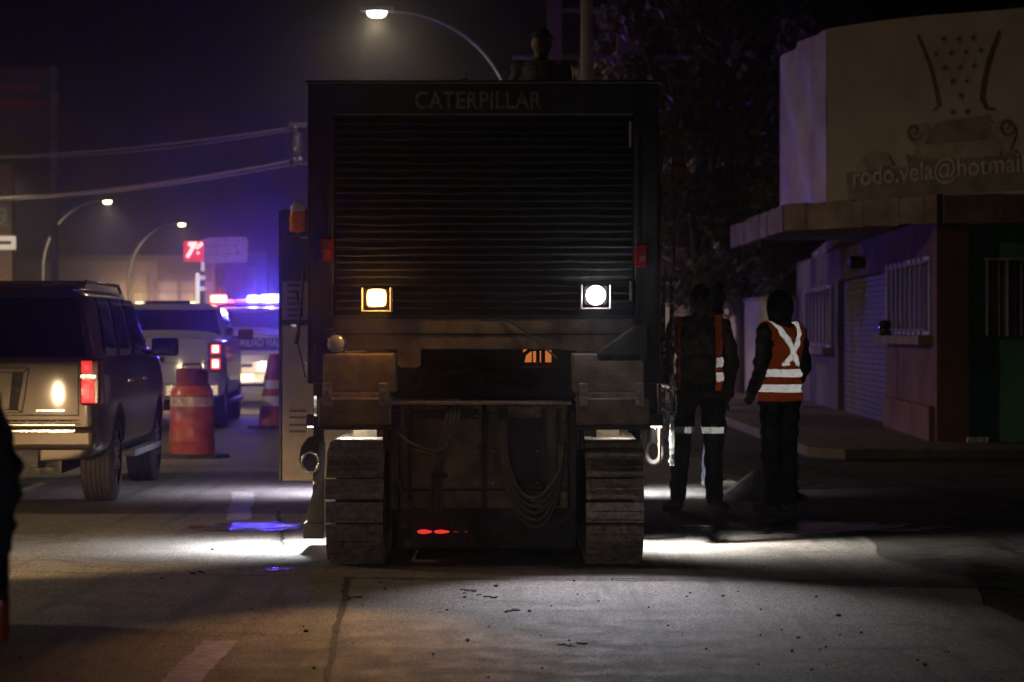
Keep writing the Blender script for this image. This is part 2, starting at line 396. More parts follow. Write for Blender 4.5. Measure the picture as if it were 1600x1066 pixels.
# glowing amber plate for the lit gap seen through the engine bay
mb = MB(); mb.box(mx(818), mx(864), .62, .64, mz(568), mz(546)); mb.build('inner_glow_plate', em('inner_glow', (1.0, .30, .06), .45), mach)
mb = MB()
for px, w in ((833, 1.2), (842, 3), (850.5, 3.4)): mb.box(mx(px-w), mx(px+w), .57, .60, mz(570), mz(544))
mb.ring([(mx(816), .59, mz(571)), (mx(820), .585, mz(555)), (mx(830), .58, mz(547)), (mx(866), .59, mz(545))], .014, 8)
mb.build('inner_grille', M_BLK, mach)
# ledge, lower centre panel, ribs
mb = MB(); mb.box(mx(606), mx(892), -0.06, 0.1, mz(632), mz(627)); mb.build('ledge', M_STEEL, mach, bevel=0.004)
mb = MB(); mb.box(mx(625), mx(755), 0.02, 0.2, mz(795), mz(633)); mb.box(mx(759), mx(888), 0.02, 0.2, mz(795), mz(633))
cp = mb.build('centre_panel', M_YEL, mach, bevel=0.01)
mb = MB()
for px in (640, 758, 850, 872): mb.box(mx(px-3), mx(px+3), -0.03, 0.02, mz(790), mz(640))
mb.box(mx(625), mx(888), -0.012, 0.02, mz(767), mz(764)); mb.box(mx(795), mx(845), -0.006, 0.02, mz(760), mz(655)); mb.box(mx(645), mx(748), -0.006, .02, mz(655), mz(640))
mb.build('rib', M_GREY, cp)
for px in (650, 745, 770, 840, 880):
    for py in (650, 705, 755): MB().cyl((mx(px), -0.01, mz(py)), (mx(px), 0.02, mz(py)), .009, n=6).build('bolt', M_STEEL, cp)
mb = MB(); mb.box(mx(608), mx(625), -.02, .5, mz(800), mz(640)); mb.box(mx(888), mx(902), -.02, .5, mz(800), mz(640)); mb.box(mx(604), mx(905), .5, 1.8, .06, .7)
mb.box(-.95, .95, 2.2, 5, .06, .95)
mb.build('chassis', M_BLK, mach, bevel=0.01)
# hoses
def hose(pts, r, m=M_HOSE, par=mach, name='hydraulic_hose'):
    P = [Vector((mx(a), y, mz(b))) for a, b, y in pts]; out = []
    for i in range(len(P) - 1):
        p0 = P[max(i-1, 0)]; p1 = P[i]; p2 = P[i+1]; p3 = P[min(i+2, len(P)-1)]
        for k in range(7):
            t = k / 7; out.append(0.5 * ((2*p1) + (p2-p0)*t + (2*p0-5*p1+4*p2-p3)*t*t + (3*p1-p0-3*p2+p3)*t**3))
    out.append(P[-1])
    return MB().ring(out, r, 8).build(name, m, par, smooth=60)
for k in range(4):
    hose([(700 + k*6, 625, 0.0), (697 + k*6, 660, -.06), (686 + k*4, 700, -.09), (676 + k*5, 745, -.08), (670 + k*6, 800, -.02)], .012)
for k in range(5):
    hose([(778 + k*3, 632, 0), (782 + k*2, 690, -.06), (790 + k*2, 750 - k*4, -.12), (812 + k, 805 - k*9, -.16), (845 - k, 818 - k*11, -.16), (872, 770 - k*8, -.1), (874 + k*2, 690, -.03)], .012)
hose([(612, 665, 0), (640, 690, -.1), (680, 704, -.12), (705, 690, -.05)], .012)
hose([(618, 730, 0), (632, 775, -.08), (655, 800, -.02)], .012)
hose([(640, 705, 0), (655, 705, -.06), (692, 715, -.1)], .011)
hose([(870, 560, -.05), (800, 505, 0.0), (750, 500, .012)], .006)
mb = MB(); mb.box(mx(676), mx(700), -.11, -.05, mz(746), mz(738)); mb.build('hose_clamp', M_BLK, mach)
# leg housings over the tracks
for sgn in (-1, 1):
    c = -157.0 * sgn if False else 0
    def L(px): return mx(px) if sgn < 0 else -mx(px)          # mirror about the machine centre
    mb = MB()
    mb.box(min(L(507), L(618)), max(L(507), L(618)), -0.12, .30, mz(613), mz(552))
    mb.box(min(L(500), L(612)), max(L(500), L(612)), -0.16, .32, mz(664), mz(621))
    hs = mb.build('track_leg', M_YEL, mach, bevel=0.012)
    mb = MB()
    for px in (514, 601):
        mb.box(min(L(px-7), L(px+7)), max(L(px-7), L(px+7)), -0.17, -0.08, mz(633), mz(598)); mb.cyl((L(px), -.2, mz(613)), (L(px), -.17, mz(613)), .022, n=10)
    mb.box(min(L(522), L(594)), max(L(522), L(594)), -.125, -.09, mz(622), mz(613))
    mb.build('knuckle', M_STEEL, hs, bevel=0.004)
    mb = MB(); mb.box(min(L(497), L(616)), max(L(497), L(616)), -0.18, .34, mz(670), mz(665)); mb.box(min(L(600), L(606)), max(L(600), L(606)), -.14, .3, mz(700), mz(670))
    mb.build('fender_plate', M_BLK, hs, bevel=.004)
# tracks
def track(xc):
    yc0, yc1, r, zc = 0.20, 2.0, 0.322, 0.382
    Lp = 2 * (yc1 - yc0) + 2 * math.pi * r; n = 42
    shoes = MB(); link = MB()
    rnd = random.Random(int(xc * 100))
    for i in range(n):
        s = Lp * i / n
        if s < yc1 - yc0: p = (yc0 + s, zc + r); a = 0
        elif s < yc1 - yc0 + math.pi * r: t = (s - (yc1 - yc0)) / r; p = (yc1 + r*math.sin(t), zc + r*math.cos(t)); a = -t
        elif s < 2*(yc1 - yc0) + math.pi * r: q = s - (yc1 - yc0) - math.pi*r; p = (yc1 - q, zc - r); a = math.pi
        else: t = (s - 2*(yc1-yc0) - math.pi*r) / r; p = (yc0 - r*math.sin(t), zc - r*math.cos(t)); a = math.pi - t
        rot = Matrix.Rotation(a, 3, 'X'); c = Vector((xc, p[0], p[1])); h = Lp / n
        up = rot @ Vector((0, 0, 1)); fw = rot @ Vector((0, 1, 0))
        w = .355 + rnd.uniform(-.006, .006)
        shoes.obox(c + up*.02, (w, h * .93, .028), rot)
        shoes.obox(c + up*.045 - fw * h*.38, (w - .005, .014, .034), rot)
        shoes.obox(c + up*.040 + fw * h*.02, (w - .02, .012, .018), rot)
        link.obox(c - up*.02, (.14, h*1.05, .05), rot)
        for q in (-.07, .07):
            shoes.obox(c + up*.039 + fw*h*.25 + Vector((q, 0, 0)), (.02, .02, .014), rot); shoes.obox(c + up*.039 - fw*h*.2 + Vector((q, 0, 0)), (.02, .02, .014), rot)
    t = shoes.build('track', M_STEEL, mach, bevel=.003)
    link.build('track_chain', M_BLK, t)
    MB().cyl((xc - .12, yc0, zc), (xc + .12, yc0, zc), .30, n=28).build('idler_wheel', M_BLK, t, smooth=40, bevel=.01)
    MB().cyl((xc - .12, yc1, zc), (xc + .12, yc1, zc), .30, n=28).build('sprocket', M_BLK, t, smooth=40, bevel=.01)
    mb = MB(); mb.box(xc - .1, xc + .1, yc0 + .1, yc1 - .1, zc - .15, zc + .2); mb.box(xc - .08, xc + .08, 1.0, 1.3, zc + .2, .98); mb.build('track_frame', M_YEL, t, bevel=.01)
track(mx(555.5)); track(-mx(555.5) + .012)
# rear work lamps
def work_lamp(px, py, col, s, power, tgt, roundish, warm):
    x, z = mx(px), mz(py); w = .088
    mb = MB()
    for dx in (-w, w): mb.box(x+dx-.004, x+dx+.004, -.16, .06, z-.085, z+.065)
    mb.box(x-w, x+w, -.16, -.02, z-.085, z-.078)
    b = mb.build('work_lamp', M_STEEL, mach, bevel=.002)
    hs = MB(); hs.box(x-.072, x+.072, -.115, -.01, z-.06, z+.062); hs.build('lamp_housing', M_BLK, b, bevel=.02)
    ln = MB(); r = .06
    prof = [(r, 0), (r*.97, -.012), (r*.8, -.024), (r*.45, -.032), (0.001, -.034)]
    ln.lathe(prof, 32, (x, -.117, z), 'y')
    o = ln.build('lamp_lens', em('work_lens_' + ('warm' if warm else 'white'), col, s), b, smooth=60)
    if not roundish:
        for v in o.data.vertices:                       # squarish lens
            dx, dz = v.co.x - x, v.co.z - z; rr = math.hypot(dx, dz)
            if rr > 1e-4:
                k = min(1.28, rr / max(abs(dx), abs(dz))) ** .8; v.co.x = x + dx*k*.98; v.co.z = z + dz*k*.9
    lamp('SPOT', (x, -.20, z), power, col, (x + tgt[0], -.17 + tgt[1], z + tgt[2]), 38 if warm else 74, 1.0, .05, b)
    lamp('POINT', (x, -.19, z + .01), 6.5 if warm else 4.5, col, None, radius=.05, parent=b)
work_lamp(590, 466, (1.0, .47, .13), 14, P_REAR_WARM, (-.02, -1.0, -.42), False, True)
work_lamp(930, 462, (.88, .88, 1.0), 16, P_REAR_WHITE, (.05, -1.0, -.98), True, False)
for px, py, h in ((511, 390, .15), (1002, 400, .145)):
    mb = MB(); x, z = mx(px), mz(py); mb.box(x-.043, x+.043, -.035, 0, z-h/2, z+h/2); b = mb.build('tail_reflector', M_REDREF, mach, bevel=.014, segs=3)
    mb = MB(); mb.box(x-.018, x+.026, -.042, -.034, z-.04, z+.0); mb.build('reflector_face', mat('red_prism', (.22, .01, .012), .1, 0, .4, 120, .6, 160, coat=.8), b)
mb = MB(); x, z = mx(527), mz(536)
mb.lathe([(.058, 0), (.062, -.03), (.058, -.05), (.050, -.052)], 28, (x, -.06, z), 'y'); rl = mb.build('round_lamp', M_CHROME, mach, smooth=40)
MB().lathe([(.052, -.05), (.045, -.062), (.02, -.07), (.001, -.071)], 28, (x, -.06, z), 'y').build('lamp_glass', M_CLR, rl, smooth=60)
mb = MB(); mb.cyl((x + .05, -.05, z - .05), (x + .085, -.03, z - .085), .009); mb.cyl((x+.07, -.04, z-.055), (x+.18, -.02, z-.052), .005); mb.build('lamp_bracket', M_STEEL, rl)
# side work lamps, under the hull edge, and the boards beside them
def side_lamp(x, y, z, tgt, power, col, angle, sy):
    d = 1 if x > 0 else -1
    mb = MB(); mb.box(x-.06, x+.06, y-.05, y+.05, z+.02, z+.10); mb.box(x - .02 - d*.12, x + .02, y-.02, y+.02, z+.10, z+.14); b = mb.build('side_lamp', M_BLK, mach, bevel=.008)
    MB().box(x-.05, x+.05, y-.04, y+.04, z+.012, z+.02).build('lamp_lens', em('side_lens', (.9, .93, 1.0), 12), b)
    lamp('SPOT', (x, y, z), power, col, (x + tgt[0], y + tgt[1], z + tgt[2]), angle, 1.0, .03, b, sy, 1)
COOL = (.88, .93, 1.0)
side_lamp(-1.16, 1.42, .80, (-.20, -.03, -.8), P_SIDE * 1.2, COOL, 140, .62)
side_lamp(1.14, 1.42, .80, (.55, -.05, -.8), P_SIDE * 1.3, (1.0, .97, .9), 148, .52)
side_lamp(-1.20, 7.1 - .2, .95, (-.45, .1, -.9), P_SIDE * .8, (.8, .78, 1.0), 136, .7)
side_lamp(1.12, 7.1 - .2, .95, (.3, .1, -.9), P_SIDE * .6, COOL, 120, .7)
for sx in (-1, 1):                         # lamp that lights the top of the track
    x = sx * .90; b = MB().box(x-.03, x+.03, .62, .70, .93, .95).build('track_lamp', M_BLK, mach)
    lamp('SPOT', (x, .66, .925), 16 if sx < 0 else 5, (1, .97, .9), (x - sx*.12, .75, .79), 140, .5, .012, b)
mb = MB(); mb.box(-.95, .95, 6.6, 7.3, .9, 1.2); mb.box(-1.24, 1.16, 6.85, 6.95, 1.05, 1.15); mb.build('front_beam', M_YEL, mach)
# open side door at the left with louvre slots, strut, beacon
def dpt(px, py, Y):                      # machine-local point that lies at this place at true depth Y
    p = at(px, py, Y); return (p.x - mach.location.x, Y - YR, p.z)
YD = 18.0
def dx(px): return dpt(px, 521, YD)[0]
def dz(py): return dpt(800, py, YD)[2]
mb = MB(); mb.box(dx(440), -1.0, YD-YR, YD-YR+.04, dz(752), dz(508)); mb.box(dx(440), -1.0, YD-YR, YD-YR+.05, dz(508), dz(440))
door = mb.build('side_door', mat('side_door_paint', (.36, .28, .20), .55, 0, .25, 4, .1, 30, col2=(.22, .165, .115)), mach, bevel=.008)
mb = MB(); mb.box(dx(436), dx(440), YD-YR-.02, YD-YR+.06, dz(752), dz(330)); mb.box(dx(440), -1.0, YD-YR-.02, YD-YR+.02, dz(509), dz(500)); mb.box(dx(440), -1.0, YD-YR-.01, YD-YR+.03, dz(440), dz(328))
mb.build('door_frame', M_BLK, door, bevel=.004)
mb = MB()
for py in (446, 456, 466, 475, 484, 493): mb.box(dx(449), dx(474), YD-YR-.008, YD-YR, dz(py+2), dz(py-2))
for py in (642, 652, 664, 674): mb.box(dx(452), dx(478), YD-YR-.014, YD-YR, dz(py+2), dz(py-1.5))
mb.build('louvre_slot', M_BLK, door)
mb = MB(); mb.cyl(dpt(475, 415, YD-.1), dpt(466, 520, YD-.2), .012); mb.cyl(dpt(466, 520, YD-.2), dpt(462, 538, YD-.2), .018); mb.ring([dpt(464, 535, YD-.2), dpt(472, 565, YD-.2), dpt(477, 590, YD-.15)], .006, 6); mb.cyl(dpt(463, 455, YD-.1), dpt(471, 492, YD-.1), .014)
mb.build('gas_strut', M_BLK, door)
mb = MB(); mb.box(dx(458), dx(466), YD-YR-.16, YD-YR-.03, dz(512), dz(507)); mb.cyl(dpt(478, 565, YD-.3), dpt(479, 574, YD-.3), .012); mb.build('latch', M_CHROME, door)
mb = MB(); mb.lathe([(.001, .12), (.05, .11), (.062, .05), (.062, -.06), (.05, -.075), (.001, -.076)], 20, dpt(465, 349, YD-.25)); bc = mb.build('beacon', M_AMBER, mach, smooth=40)
mb = MB(); mb.lathe([(.001, .07), (.045, .05), (.06, 0), (.045, -.03), (.001, -.035)], 18, dpt(465, 328, YD-.25)); mb.build('beacon_cap', M_CLR, bc, smooth=50); MB().lathe([(.001, .03), (.03, .02), (.03, -.03), (.001, -.035)], 14, dpt(475, 367, YD-.25)).build('beacon_foot', M_CLR, bc, smooth=50)
mb = MB(); mb.box(dx(458), -1.0, YD-YR-.3, YD-YR-.2, dz(372), dz(365)); mb.build('beacon_shelf', M_BLK, bc)
# side plate and skid with its pulley at the left, hook at the right
mb = MB(); YS = 16.0
def sx_(px): return dpt(px, 521, YS)[0]
def sz_(py): return dpt(800, py, YS)[2]
mb.box(sx_(489), sx_(506), 1.0, 1.06, sz_(690), sz_(560)); mb.prism([(sx_(481), sz_(835)), (sx_(508), sz_(835)), (sx_(508), sz_(690)), (sx_(490), sz_(690)), (sx_(489), sz_(770)), (sx_(480), sz_(800))], .96, 1.04, 'y')
mb.box(sx_(475), sx_(508), .92, 1.5, sz_(840), sz_(816))
sk = mb.build('side_skid', M_BLK, mach, bevel=.008)
mb = MB(); yq = YS-YR-.06
mb.prism([(sx_(468), sz_(718)), (sx_(471), sz_(698)), (sx_(482), sz_(683)), (sx_(497), sz_(680)), (sx_(499), sz_(738)), (sx_(484), sz_(740)), (sx_(473), sz_(734))], yq, yq+.08, 'y'); mb.build('pulley_cheek', M_BLK, sk, bevel=.01)
mb = MB(); c = dpt(485, 722, YS-.1); mb.ring([(c[0] + .055*math.cos(t), c[1], c[2] + .065*math.sin(t)) for t in [k*.2618 for k in range(25)]], .010, 8, False); mb.build('pulley_rim', M_CHROME, sk, smooth=60)
mb = MB(); mb.cyl(dpt(491, 752, YS-.05), dpt(491, 757, YS-.05), .018); mb.box(sx_(492), sx_(496), .93, .95, sz_(650), sz_(618)); mb.build('skid_pin', M_CHROME, sk)
# access ladder on the right side
def ladder():
    mb = MB(); x = 1.245
    A = dpt(1036, 590, 17.7); B = dpt(1050, 590, 16.5)
    zt, zb = dpt(800, 432, 17)[2], dpt(800, 722, 17)[2]
    l = bpy.data.objects.new('ladder', None); COL.objects.link(l); l.parent = mach
    for p in (A, B): MB().box(p[0]-.016, p[0]+.016, p[1]-.02, p[1]+.02, zb, zt).build('ladder_rail', M_CHROME, l, bevel=.003)
    for py in (604, 642, 680, 716): 
        z = dpt(800, py, 17)[2]; w = .02 if py != 680 else .05
        MB().prism([(A[0]-.02, A[1]), (A[0]+.02, A[1]), (B[0]+.02, B[1]), (B[0]-.02, B[1])], z - w/2, z + w/2, 'z').build('rung', M_CHROME, l)
    mb = MB(); mb.ring([dpt(1051, 592, 16.4), dpt(1056, 600, 16.4), dpt(1057, 640, 16.4), dpt(1054, 648, 16.4), dpt(1050, 648, 16.45)], .008, 8); mb.build('grab_handle', M_CHROME, l, smooth=60)
    mb = MB(); mb.ring([dpt(1031, 720, 16.4), dpt(1031, 430, 16.4), dpt(1032, 330, 16.4), dpt(1033, 215, 16.4), dpt(1044, 208, 16.8), dpt(1052, 220, 17), dpt(1053, 440, 17)], .010, 8); mb.build('handrail', mat('rusty_rail', (.30, .14, .07), .5, .3, .3, 9), l, smooth=60)
    MB().box(dpt(1028, 0, 16.6)[0], dpt(1058, 0, 16.6)[0], 1.5, 1.56, dpt(0, 440, 16.6)[2], dpt(0, 433, 16.6)[2]).build('rail_bracket', M_BLK, l)
    mb = MB(); mb.box(dpt(1030, 0, 16.6)[0], dpt(1056, 0, 16.6)[0], 1.5, 1.56, dpt(0, 290, 16.6)[2], dpt(0, 282, 16.6)[2])
    mb.prism([(dpt(1052, 0, 16.6)[0], dpt(0, 258, 16.6)[2]), (dpt(1082, 0, 16.6)[0], dpt(0, 272, 16.6)[2]), (dpt(1082, 0, 16.6)[0], dpt(0, 278, 16.6)[2]), (dpt(1052, 0, 16.6)[0], dpt(0, 284, 16.6)[2])], 1.55, 1.62, 'y')
    mb.build('rail_bracket', mat('rusty_rail', (.3, .14, .07)), l)
ladder()
mb = MB(); c = dpt(1021, 706, 16.6); mb.ring([(c[0] + .052*math.cos(t), c[1], c[2] + .075*math.sin(t)) for t in [k*.2618 for k in range(25)]], .020, 8, False)
mb.ring([dpt(1019, 690, 16.6), dpt(1020, 640, 16.6), dpt(1018, 590, 16.6), dpt(1012, 555, 16.6)], .034, 10)
mb.box(dpt(1001, 0, 16.8)[0], dpt(1014, 0, 16.8)[0], 1.8, 3.5, dpt(0, 700, 16.8)[2], dpt(0, 520, 16.8)[2])
hk = mb.build('side_hook', M_BLK, mach, smooth=40)
mb = MB(); mb.ring([dpt(1022, 668, 16.4), dpt(1028, 680, 16.4), dpt(1033, 696, 16.4)], .005, 6); mb.prism([(dpt(1016, 0, 16.4)[0], dpt(0, 668, 16.4)[2]), (dpt(1021, 0, 16.4)[0], dpt(0, 666, 16.4)[2]), (dpt(1017, 0, 16.4)[0], dpt(0, 652, 16.4)[2])], 1.4, 1.41, 'y')
mb.ring([dpt(1003, 620, 15.6), dpt(1003, 700, 15.6), dpt(1004, 760, 15.6)], .006, 6); mb.box(dpt(1002, 0, 16)[0], dpt(1008, 0, 16)[0], .98, 1.0, dpt(0, 760, 16)[2], dpt(0, 742, 16)[2])
mb.build('bright_clip', M_CHROME, hk)
mb = MB()
for k in range(9): mb.ring([dpt(1006 + (k % 2)*2 + k*.4, 545 + k*5, 15.2 + .01*(k%3)), dpt(1008 - (k % 2)*2 + k*.4, 549 + k*5, 15.2)], .006, 6)
mb.build('chain', M_STEEL, hk)
# red puddle reflection of tail lights ahead, made as glowing slivers under the chassis
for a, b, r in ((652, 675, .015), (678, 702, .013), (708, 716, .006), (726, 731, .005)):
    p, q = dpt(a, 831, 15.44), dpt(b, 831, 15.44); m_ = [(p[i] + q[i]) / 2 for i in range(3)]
    MB().ring([p, [(p[i]*.7 + m_[i]*.3) for i in range(3)], m_, [(q[i]*.7 + m_[i]*.3) for i in range(3)], q], [r*.2, r*.8, r, r*.6, r*.3], 10).build('tail_light_glint', em('red_glint', (1.0, .05, .04), .8) if r > .01 else em('red_glint_dim', (1.0, .03, .02), .12), mach, smooth=60)
# things on the roof
mb = MB(); mb.box(-.4, -.06, 1.0, 1.5, 2.93, 3.06); mb.prism([(mx(668), mz(119)), (mx(728), mz(121)), (mx(728), mz(106)), (mx(700), mz(113)), (mx(672), mz(112))], .55, .95, 'y')
mb.build('folded_tarp', mat('blue_tarp', (.03, .035, .09), .5, 0, .4, 14, .6, 18), mach, bevel=.02)
mb = MB(); mb.cyl((mx(726), .6, 2.9), (mx(726), .6, 3.2), .004, n=6); mb.build('antenna', M_STEEL, mach)
mb = MB(); mb.box(.2, .8, 3.3, 3.9, 2.9, 3.05); mb.cyl((.55, 2.6, 2.9), (.55, 2.6, 3.25), .05); mb.build('roof_box', M_BLK, mach, bevel=.02)

# ================================================================ ROAD USERS
def vehicle(name, label, cat, loc, rz, kind, paint, L=5.2, Wd=2.02, belt=1.22, top=1.86, zb=.40, wr=.39, axles=(1.1, 4.05), lights=True, cabs=None, brake=3.0):
    root = thing(name, loc, label, cat, rz)
    hw = Wd / 2
    def wid(y):
        if y < .25: return hw * (.955 + .18 * y)
        if y > L - .9: return hw * (1 - .16 * ((y - L + .9) / .9) ** 2)
        return hw
    roof_in = .80 if kind == 'suv' else .76
    def ring(y, g, slant=0.0, inset=1.0, topz=None):
        w = wid(y) * inset; b = belt if topz is None else topz
        T = b + g * (top - belt)
        low = [(0, zb), (.78*w, zb), (.93*w, zb+.03), (.985*w, zb+.12), (w, .72), (w, .86), (.992*w, b-.13), (.972*w, b-.02)]
        full = [(.95*w, b+.01), (.90*w, b+.42*(T-b)), ((roof_in+.05)*w, b+.80*(T-b)), ((roof_in-.02)*w, b+.93*(T-b)), (.60*w, b+.985*(T-b)), (.3*w, T), (0, T+.006)]
        flat = [(.955*w, b+.012), (.90*w, b+.03), (.80*w, b+.036), (.66*w, b+.04), (.5*w, b+.044), (.25*w, b+.046), (0, b+.048)]
        up = [(f[0]*g + q[0]*(1-g), f[1]*g + q[1]*(1-g)) for f, q in zip(full, flat)]
        return [(x, y + slant * max(0, z - belt), z) for x, z in low + up]
    st = []
    RS = .30 if kind == 'suv' else .24
    if kind == 'suv':
        st = [ring(0, 1, RS, .925), ring(.015, 1, RS, .955), ring(.05, 1, RS, .98), ring(.11, 1, RS*.97, .994), ring(.3, 1, RS*.8), ring(1.0, 1, .05), ring(2.2, 1), ring(3.0, 1, -.05), ring(3.25, .94, -.1), ring(4.05, .10), ring(4.25, 0), ring(4.7, 0, topz=belt-.07), ring(L-.2, 0, topz=belt-.2), ring(L, 0, inset=.93, topz=belt-.3)]
        cr, cf = .35, 3.1
    else:
        cr = 1.75; cf = 3.45
        st = [ring(0, 0, 0, .985), ring(.03, 0), ring(.5, 0), ring(1.2, 0), ring(cr-.05, 0), ring(cr-.012, 0), ring(cr, .96, RS), ring(cr+.12, 1, RS*.8), ring(2.4, 1), ring(3.2, 1), ring(cf, .94, -.1), ring(4.2, .08), ring(4.35, 0), ring(4.8, 0, topz=belt-.05), ring(L-.2, 0, topz=belt-.18), ring(L, 0, inset=.93, topz=belt-.3)]
    mb = MB(); K = len(st[0]); vs = []; fs = []
    for r_ in st:
        vs += [(x, y, z) for x, y, z in r_] + [(-x, y, z) for x, y, z in r_[1:-1]]
    N = 2*K - 2
    loop = list(range(K)) + [K + (K-3) - i for i in range(K-2)]
    for i in range(len(st)-1):
        for k in range(N):
            a, b = loop[k], loop[(k+1) % N]; fs.append((i*N+a, i*N+b, (i+1)*N+b, (i+1)*N+a))
    for i in (0, len(st)-1):
        o = i*N
        for k in range(K-1):
            l0 = o + (0 if k == 0 else K + k - 1); l1 = o + (K-1 if k == K-2 else K + k)
            f = [o+k, o+k+1, l1, l0]; f = list(dict.fromkeys(f)); fs.append(tuple(f))
    mb.add(vs, fs); me = mb.mesh('body')
    tmp = bpy.data.objects.new('tmp', me); COL.objects.link(tmp); me.materials.append(paint)
    cutm = MB()
    for ya in axles:
        for s in (-1, 1): cutm.cyl((s*hw*.62, ya, wr), (s*hw*1.2, ya, wr), wr+.075, n=36)
    cme = cutm.mesh('cut'); cut = bpy.data.objects.new('cut', cme); COL.objects.link(cut)
    ss = tmp.modifiers.new('s', 'SUBSURF'); ss.levels = 2; ss.render_levels = 2
    bo = tmp.modifiers.new('b', 'BOOLEAN'); bo.operation = 'DIFFERENCE'; bo.object = cut; bo.solver = 'EXACT'
    me2 = evaluated(tmp); bpy.data.objects.remove(tmp); bpy.data.objects.remove(cut)
    me2.materials.clear(); me2.materials.append(paint)
    me2.shade_smooth(); me2.set_sharp_from_angle(angle=R(40))
    body = bpy.data.objects.new('body', me2); COL.objects.link(body); body.parent = root
    bv = body.modifiers.new('bevel', 'BEVEL'); bv.width = .012; bv.segments = 2; bv.limit_method = 'ANGLE'; bv.angle_limit = R(32)
    # position of the skin
    def side_x(z, y=2.2):
        r_ = ring(y, 1)
        for (x0, _, z0), (x1, _, z1) in zip(r_, r_[1:]):
            if z0 <= z <= z1 and z1 > z0: return x0 + (x1-x0)*(z-z0)/(z1-z0)
        return r_[-2][0]
    def side_pane(nm, c, m, par, off=.005):
        for s in (-1, 1):
            q = MB(); n1, n2 = 6, 5; vs = []
            for j in range(n2+1):
                for i in range(n1+1):
                    u, v = i/n1, j/n2
                    y = (c[0][0]*(1-u)+c[1][0]*u)*(1-v) + (c[3][0]*(1-u)+c[2][0]*u)*v
                    z = (c[0][1]*(1-u)+c[1][1]*u)*(1-v) + (c[3][1]*(1-u)+c[2][1]*u)*v
                    vs.append((s*(side_x(z, y)+off), y, z))
            q.add(vs, [(j*(n1+1)+i, j*(n1+1)+i+1, (j+1)*(n1+1)+i+1, (j+1)*(n1+1)+i) for j in range(n2) for i in range(n1)])
            o = q.build(nm, m, par, smooth=60)
            if s > 0 and False: pass
            sm = o.modifiers.new('thick', 'SOLIDIFY'); sm.thickness = .006
    zt = belt + .84 * (top - belt)
    def back_quad(nm, m, x0, x1, z0, z1, ybase, off=.006, th=.008, par=None, bevel=.0):
        q = MB(); sl = RS
        def yy(z): return ybase + sl*max(0, z-belt) - off
        xi = lambda z: 1.0 - .13*max(0, z-z0)/max(.2, z1-z0) if z0 >= belt-.05 else 1.0
        vs = []
        for th_ in (0, th):
            vs += [(x0*xi(z0), yy(z0)+th_, z0), (x1*xi(z0), yy(z0)+th_, z0), (x1*xi(z1), yy(z1)+th_, z1), (x0*xi(z1), yy(z1)+th_, z1)]
        q.add(vs, [(0,1,2,3),(7,6,5,4),(0,4,5,1),(1,5,6,2),(2,6,7,3),(3,7,4,0)])
        return q.build(nm, m, par or root, bevel=bevel)
    ybase = 0.0 if kind == 'suv' else cr
    rw = back_quad('rear_window', M_GLASS, -.87*hw, .87*hw, belt+.04, belt + .82*(top-belt), ybase, .006 if kind == 'suv' else .022)
    yb = cr + .25
    if kind == 'suv':
        side_pane('side_window', [(yb-.12, belt+.04), (1.36, belt+.04), (1.44, zt), (yb+.12, zt)], M_GLASS, root)
        side_pane('side_window', [(1.39, belt+.04), (2.33, belt+.04), (2.33, zt), (1.47, zt)], M_GLASS, root)
        side_pane('side_window', [(2.36, belt+.04), (3.50, belt+.04), (3.14, zt), (2.36, zt)], M_GLASS, root)
        seams = (1.36, 2.34, 3.5)
        for s in (-1, 1):
            mb = MB(); x = s * (roof_in - .03) * hw; mb.ring([(x, .5, top-.02), (x, .66, top+.028), (x, 2.7, top+.028), (x, 2.85, top-.03)], .016, 8)
            mb.build('roof_rail', M_CHROME, root, smooth=50)
        mb = MB(); mb.prism([(.28, top-.045), (.12, top-.02), (.10, top+.005), (.45, top+.03), (.6, top+.0)], -.78*hw, .78*hw, 'x'); mb.build('roof_spoiler', paint, root, bevel=.012)
    else:
        side_pane('side_window', [(cr+.25, belt+.05), (2.58, belt+.05), (2.58, zt), (cr+.34, zt)], M_GLASS, root)
        side_pane('side_window', [(2.66, belt+.05), (3.72, belt+.05), (3.42, zt), (2.66, zt)], M_GLASS, root)
        seams = (cr+.02, 2.62, 3.75)
    mb = MB()
    for y in seams:
        for s in (-1, 1):
            zz = [zb+.14, .6, .8, 1.0, belt-.1, belt]
            for z0_, z1_ in zip(zz, zz[1:]):
                xa, xb = side_x(z0_, y)*s, side_x(z1_, y)*s
                mb.add([(xa+.003*s, y-.006, z0_), (xa+.003*s, y+.006, z0_), (xb+.003*s, y+.006, z1_), (xb+.003*s, y-.006, z1_)], [(0,1,2,3)])
    mb.build('door_seam', M_BLK, root)
    mb = MB()
    for y in ((1.55, 2.6) if kind == 'suv' else (cr+.3, 2.85)):
        for s in (-1, 1):
            x = s*(side_x(belt-.18, y)+.022); mb.box(x-.012, x+.012, y, y+.2, belt-.2, belt-.17)
    mb.build('door_handle', M_CHROME, root, bevel=.006)
    # windscreen
    q = MB(); ys, ye = (3.28, 4.02) if kind == 'suv' else (3.50, 4.16)
    z0_, z1_ = top-.10, belt+.10
    q.add([(-.70*hw, ys, z0_), (.70*hw, ys, z0_), (.86*hw, ye, z1_), (-.86*hw, ye, z1_)], [(0,1,2,3)]); o = q.build('windscreen', M_GLASS, root); sm = o.modifiers.new('t', 'SOLIDIFY'); sm.thickness = .01; o.location = (0, .05, .05)
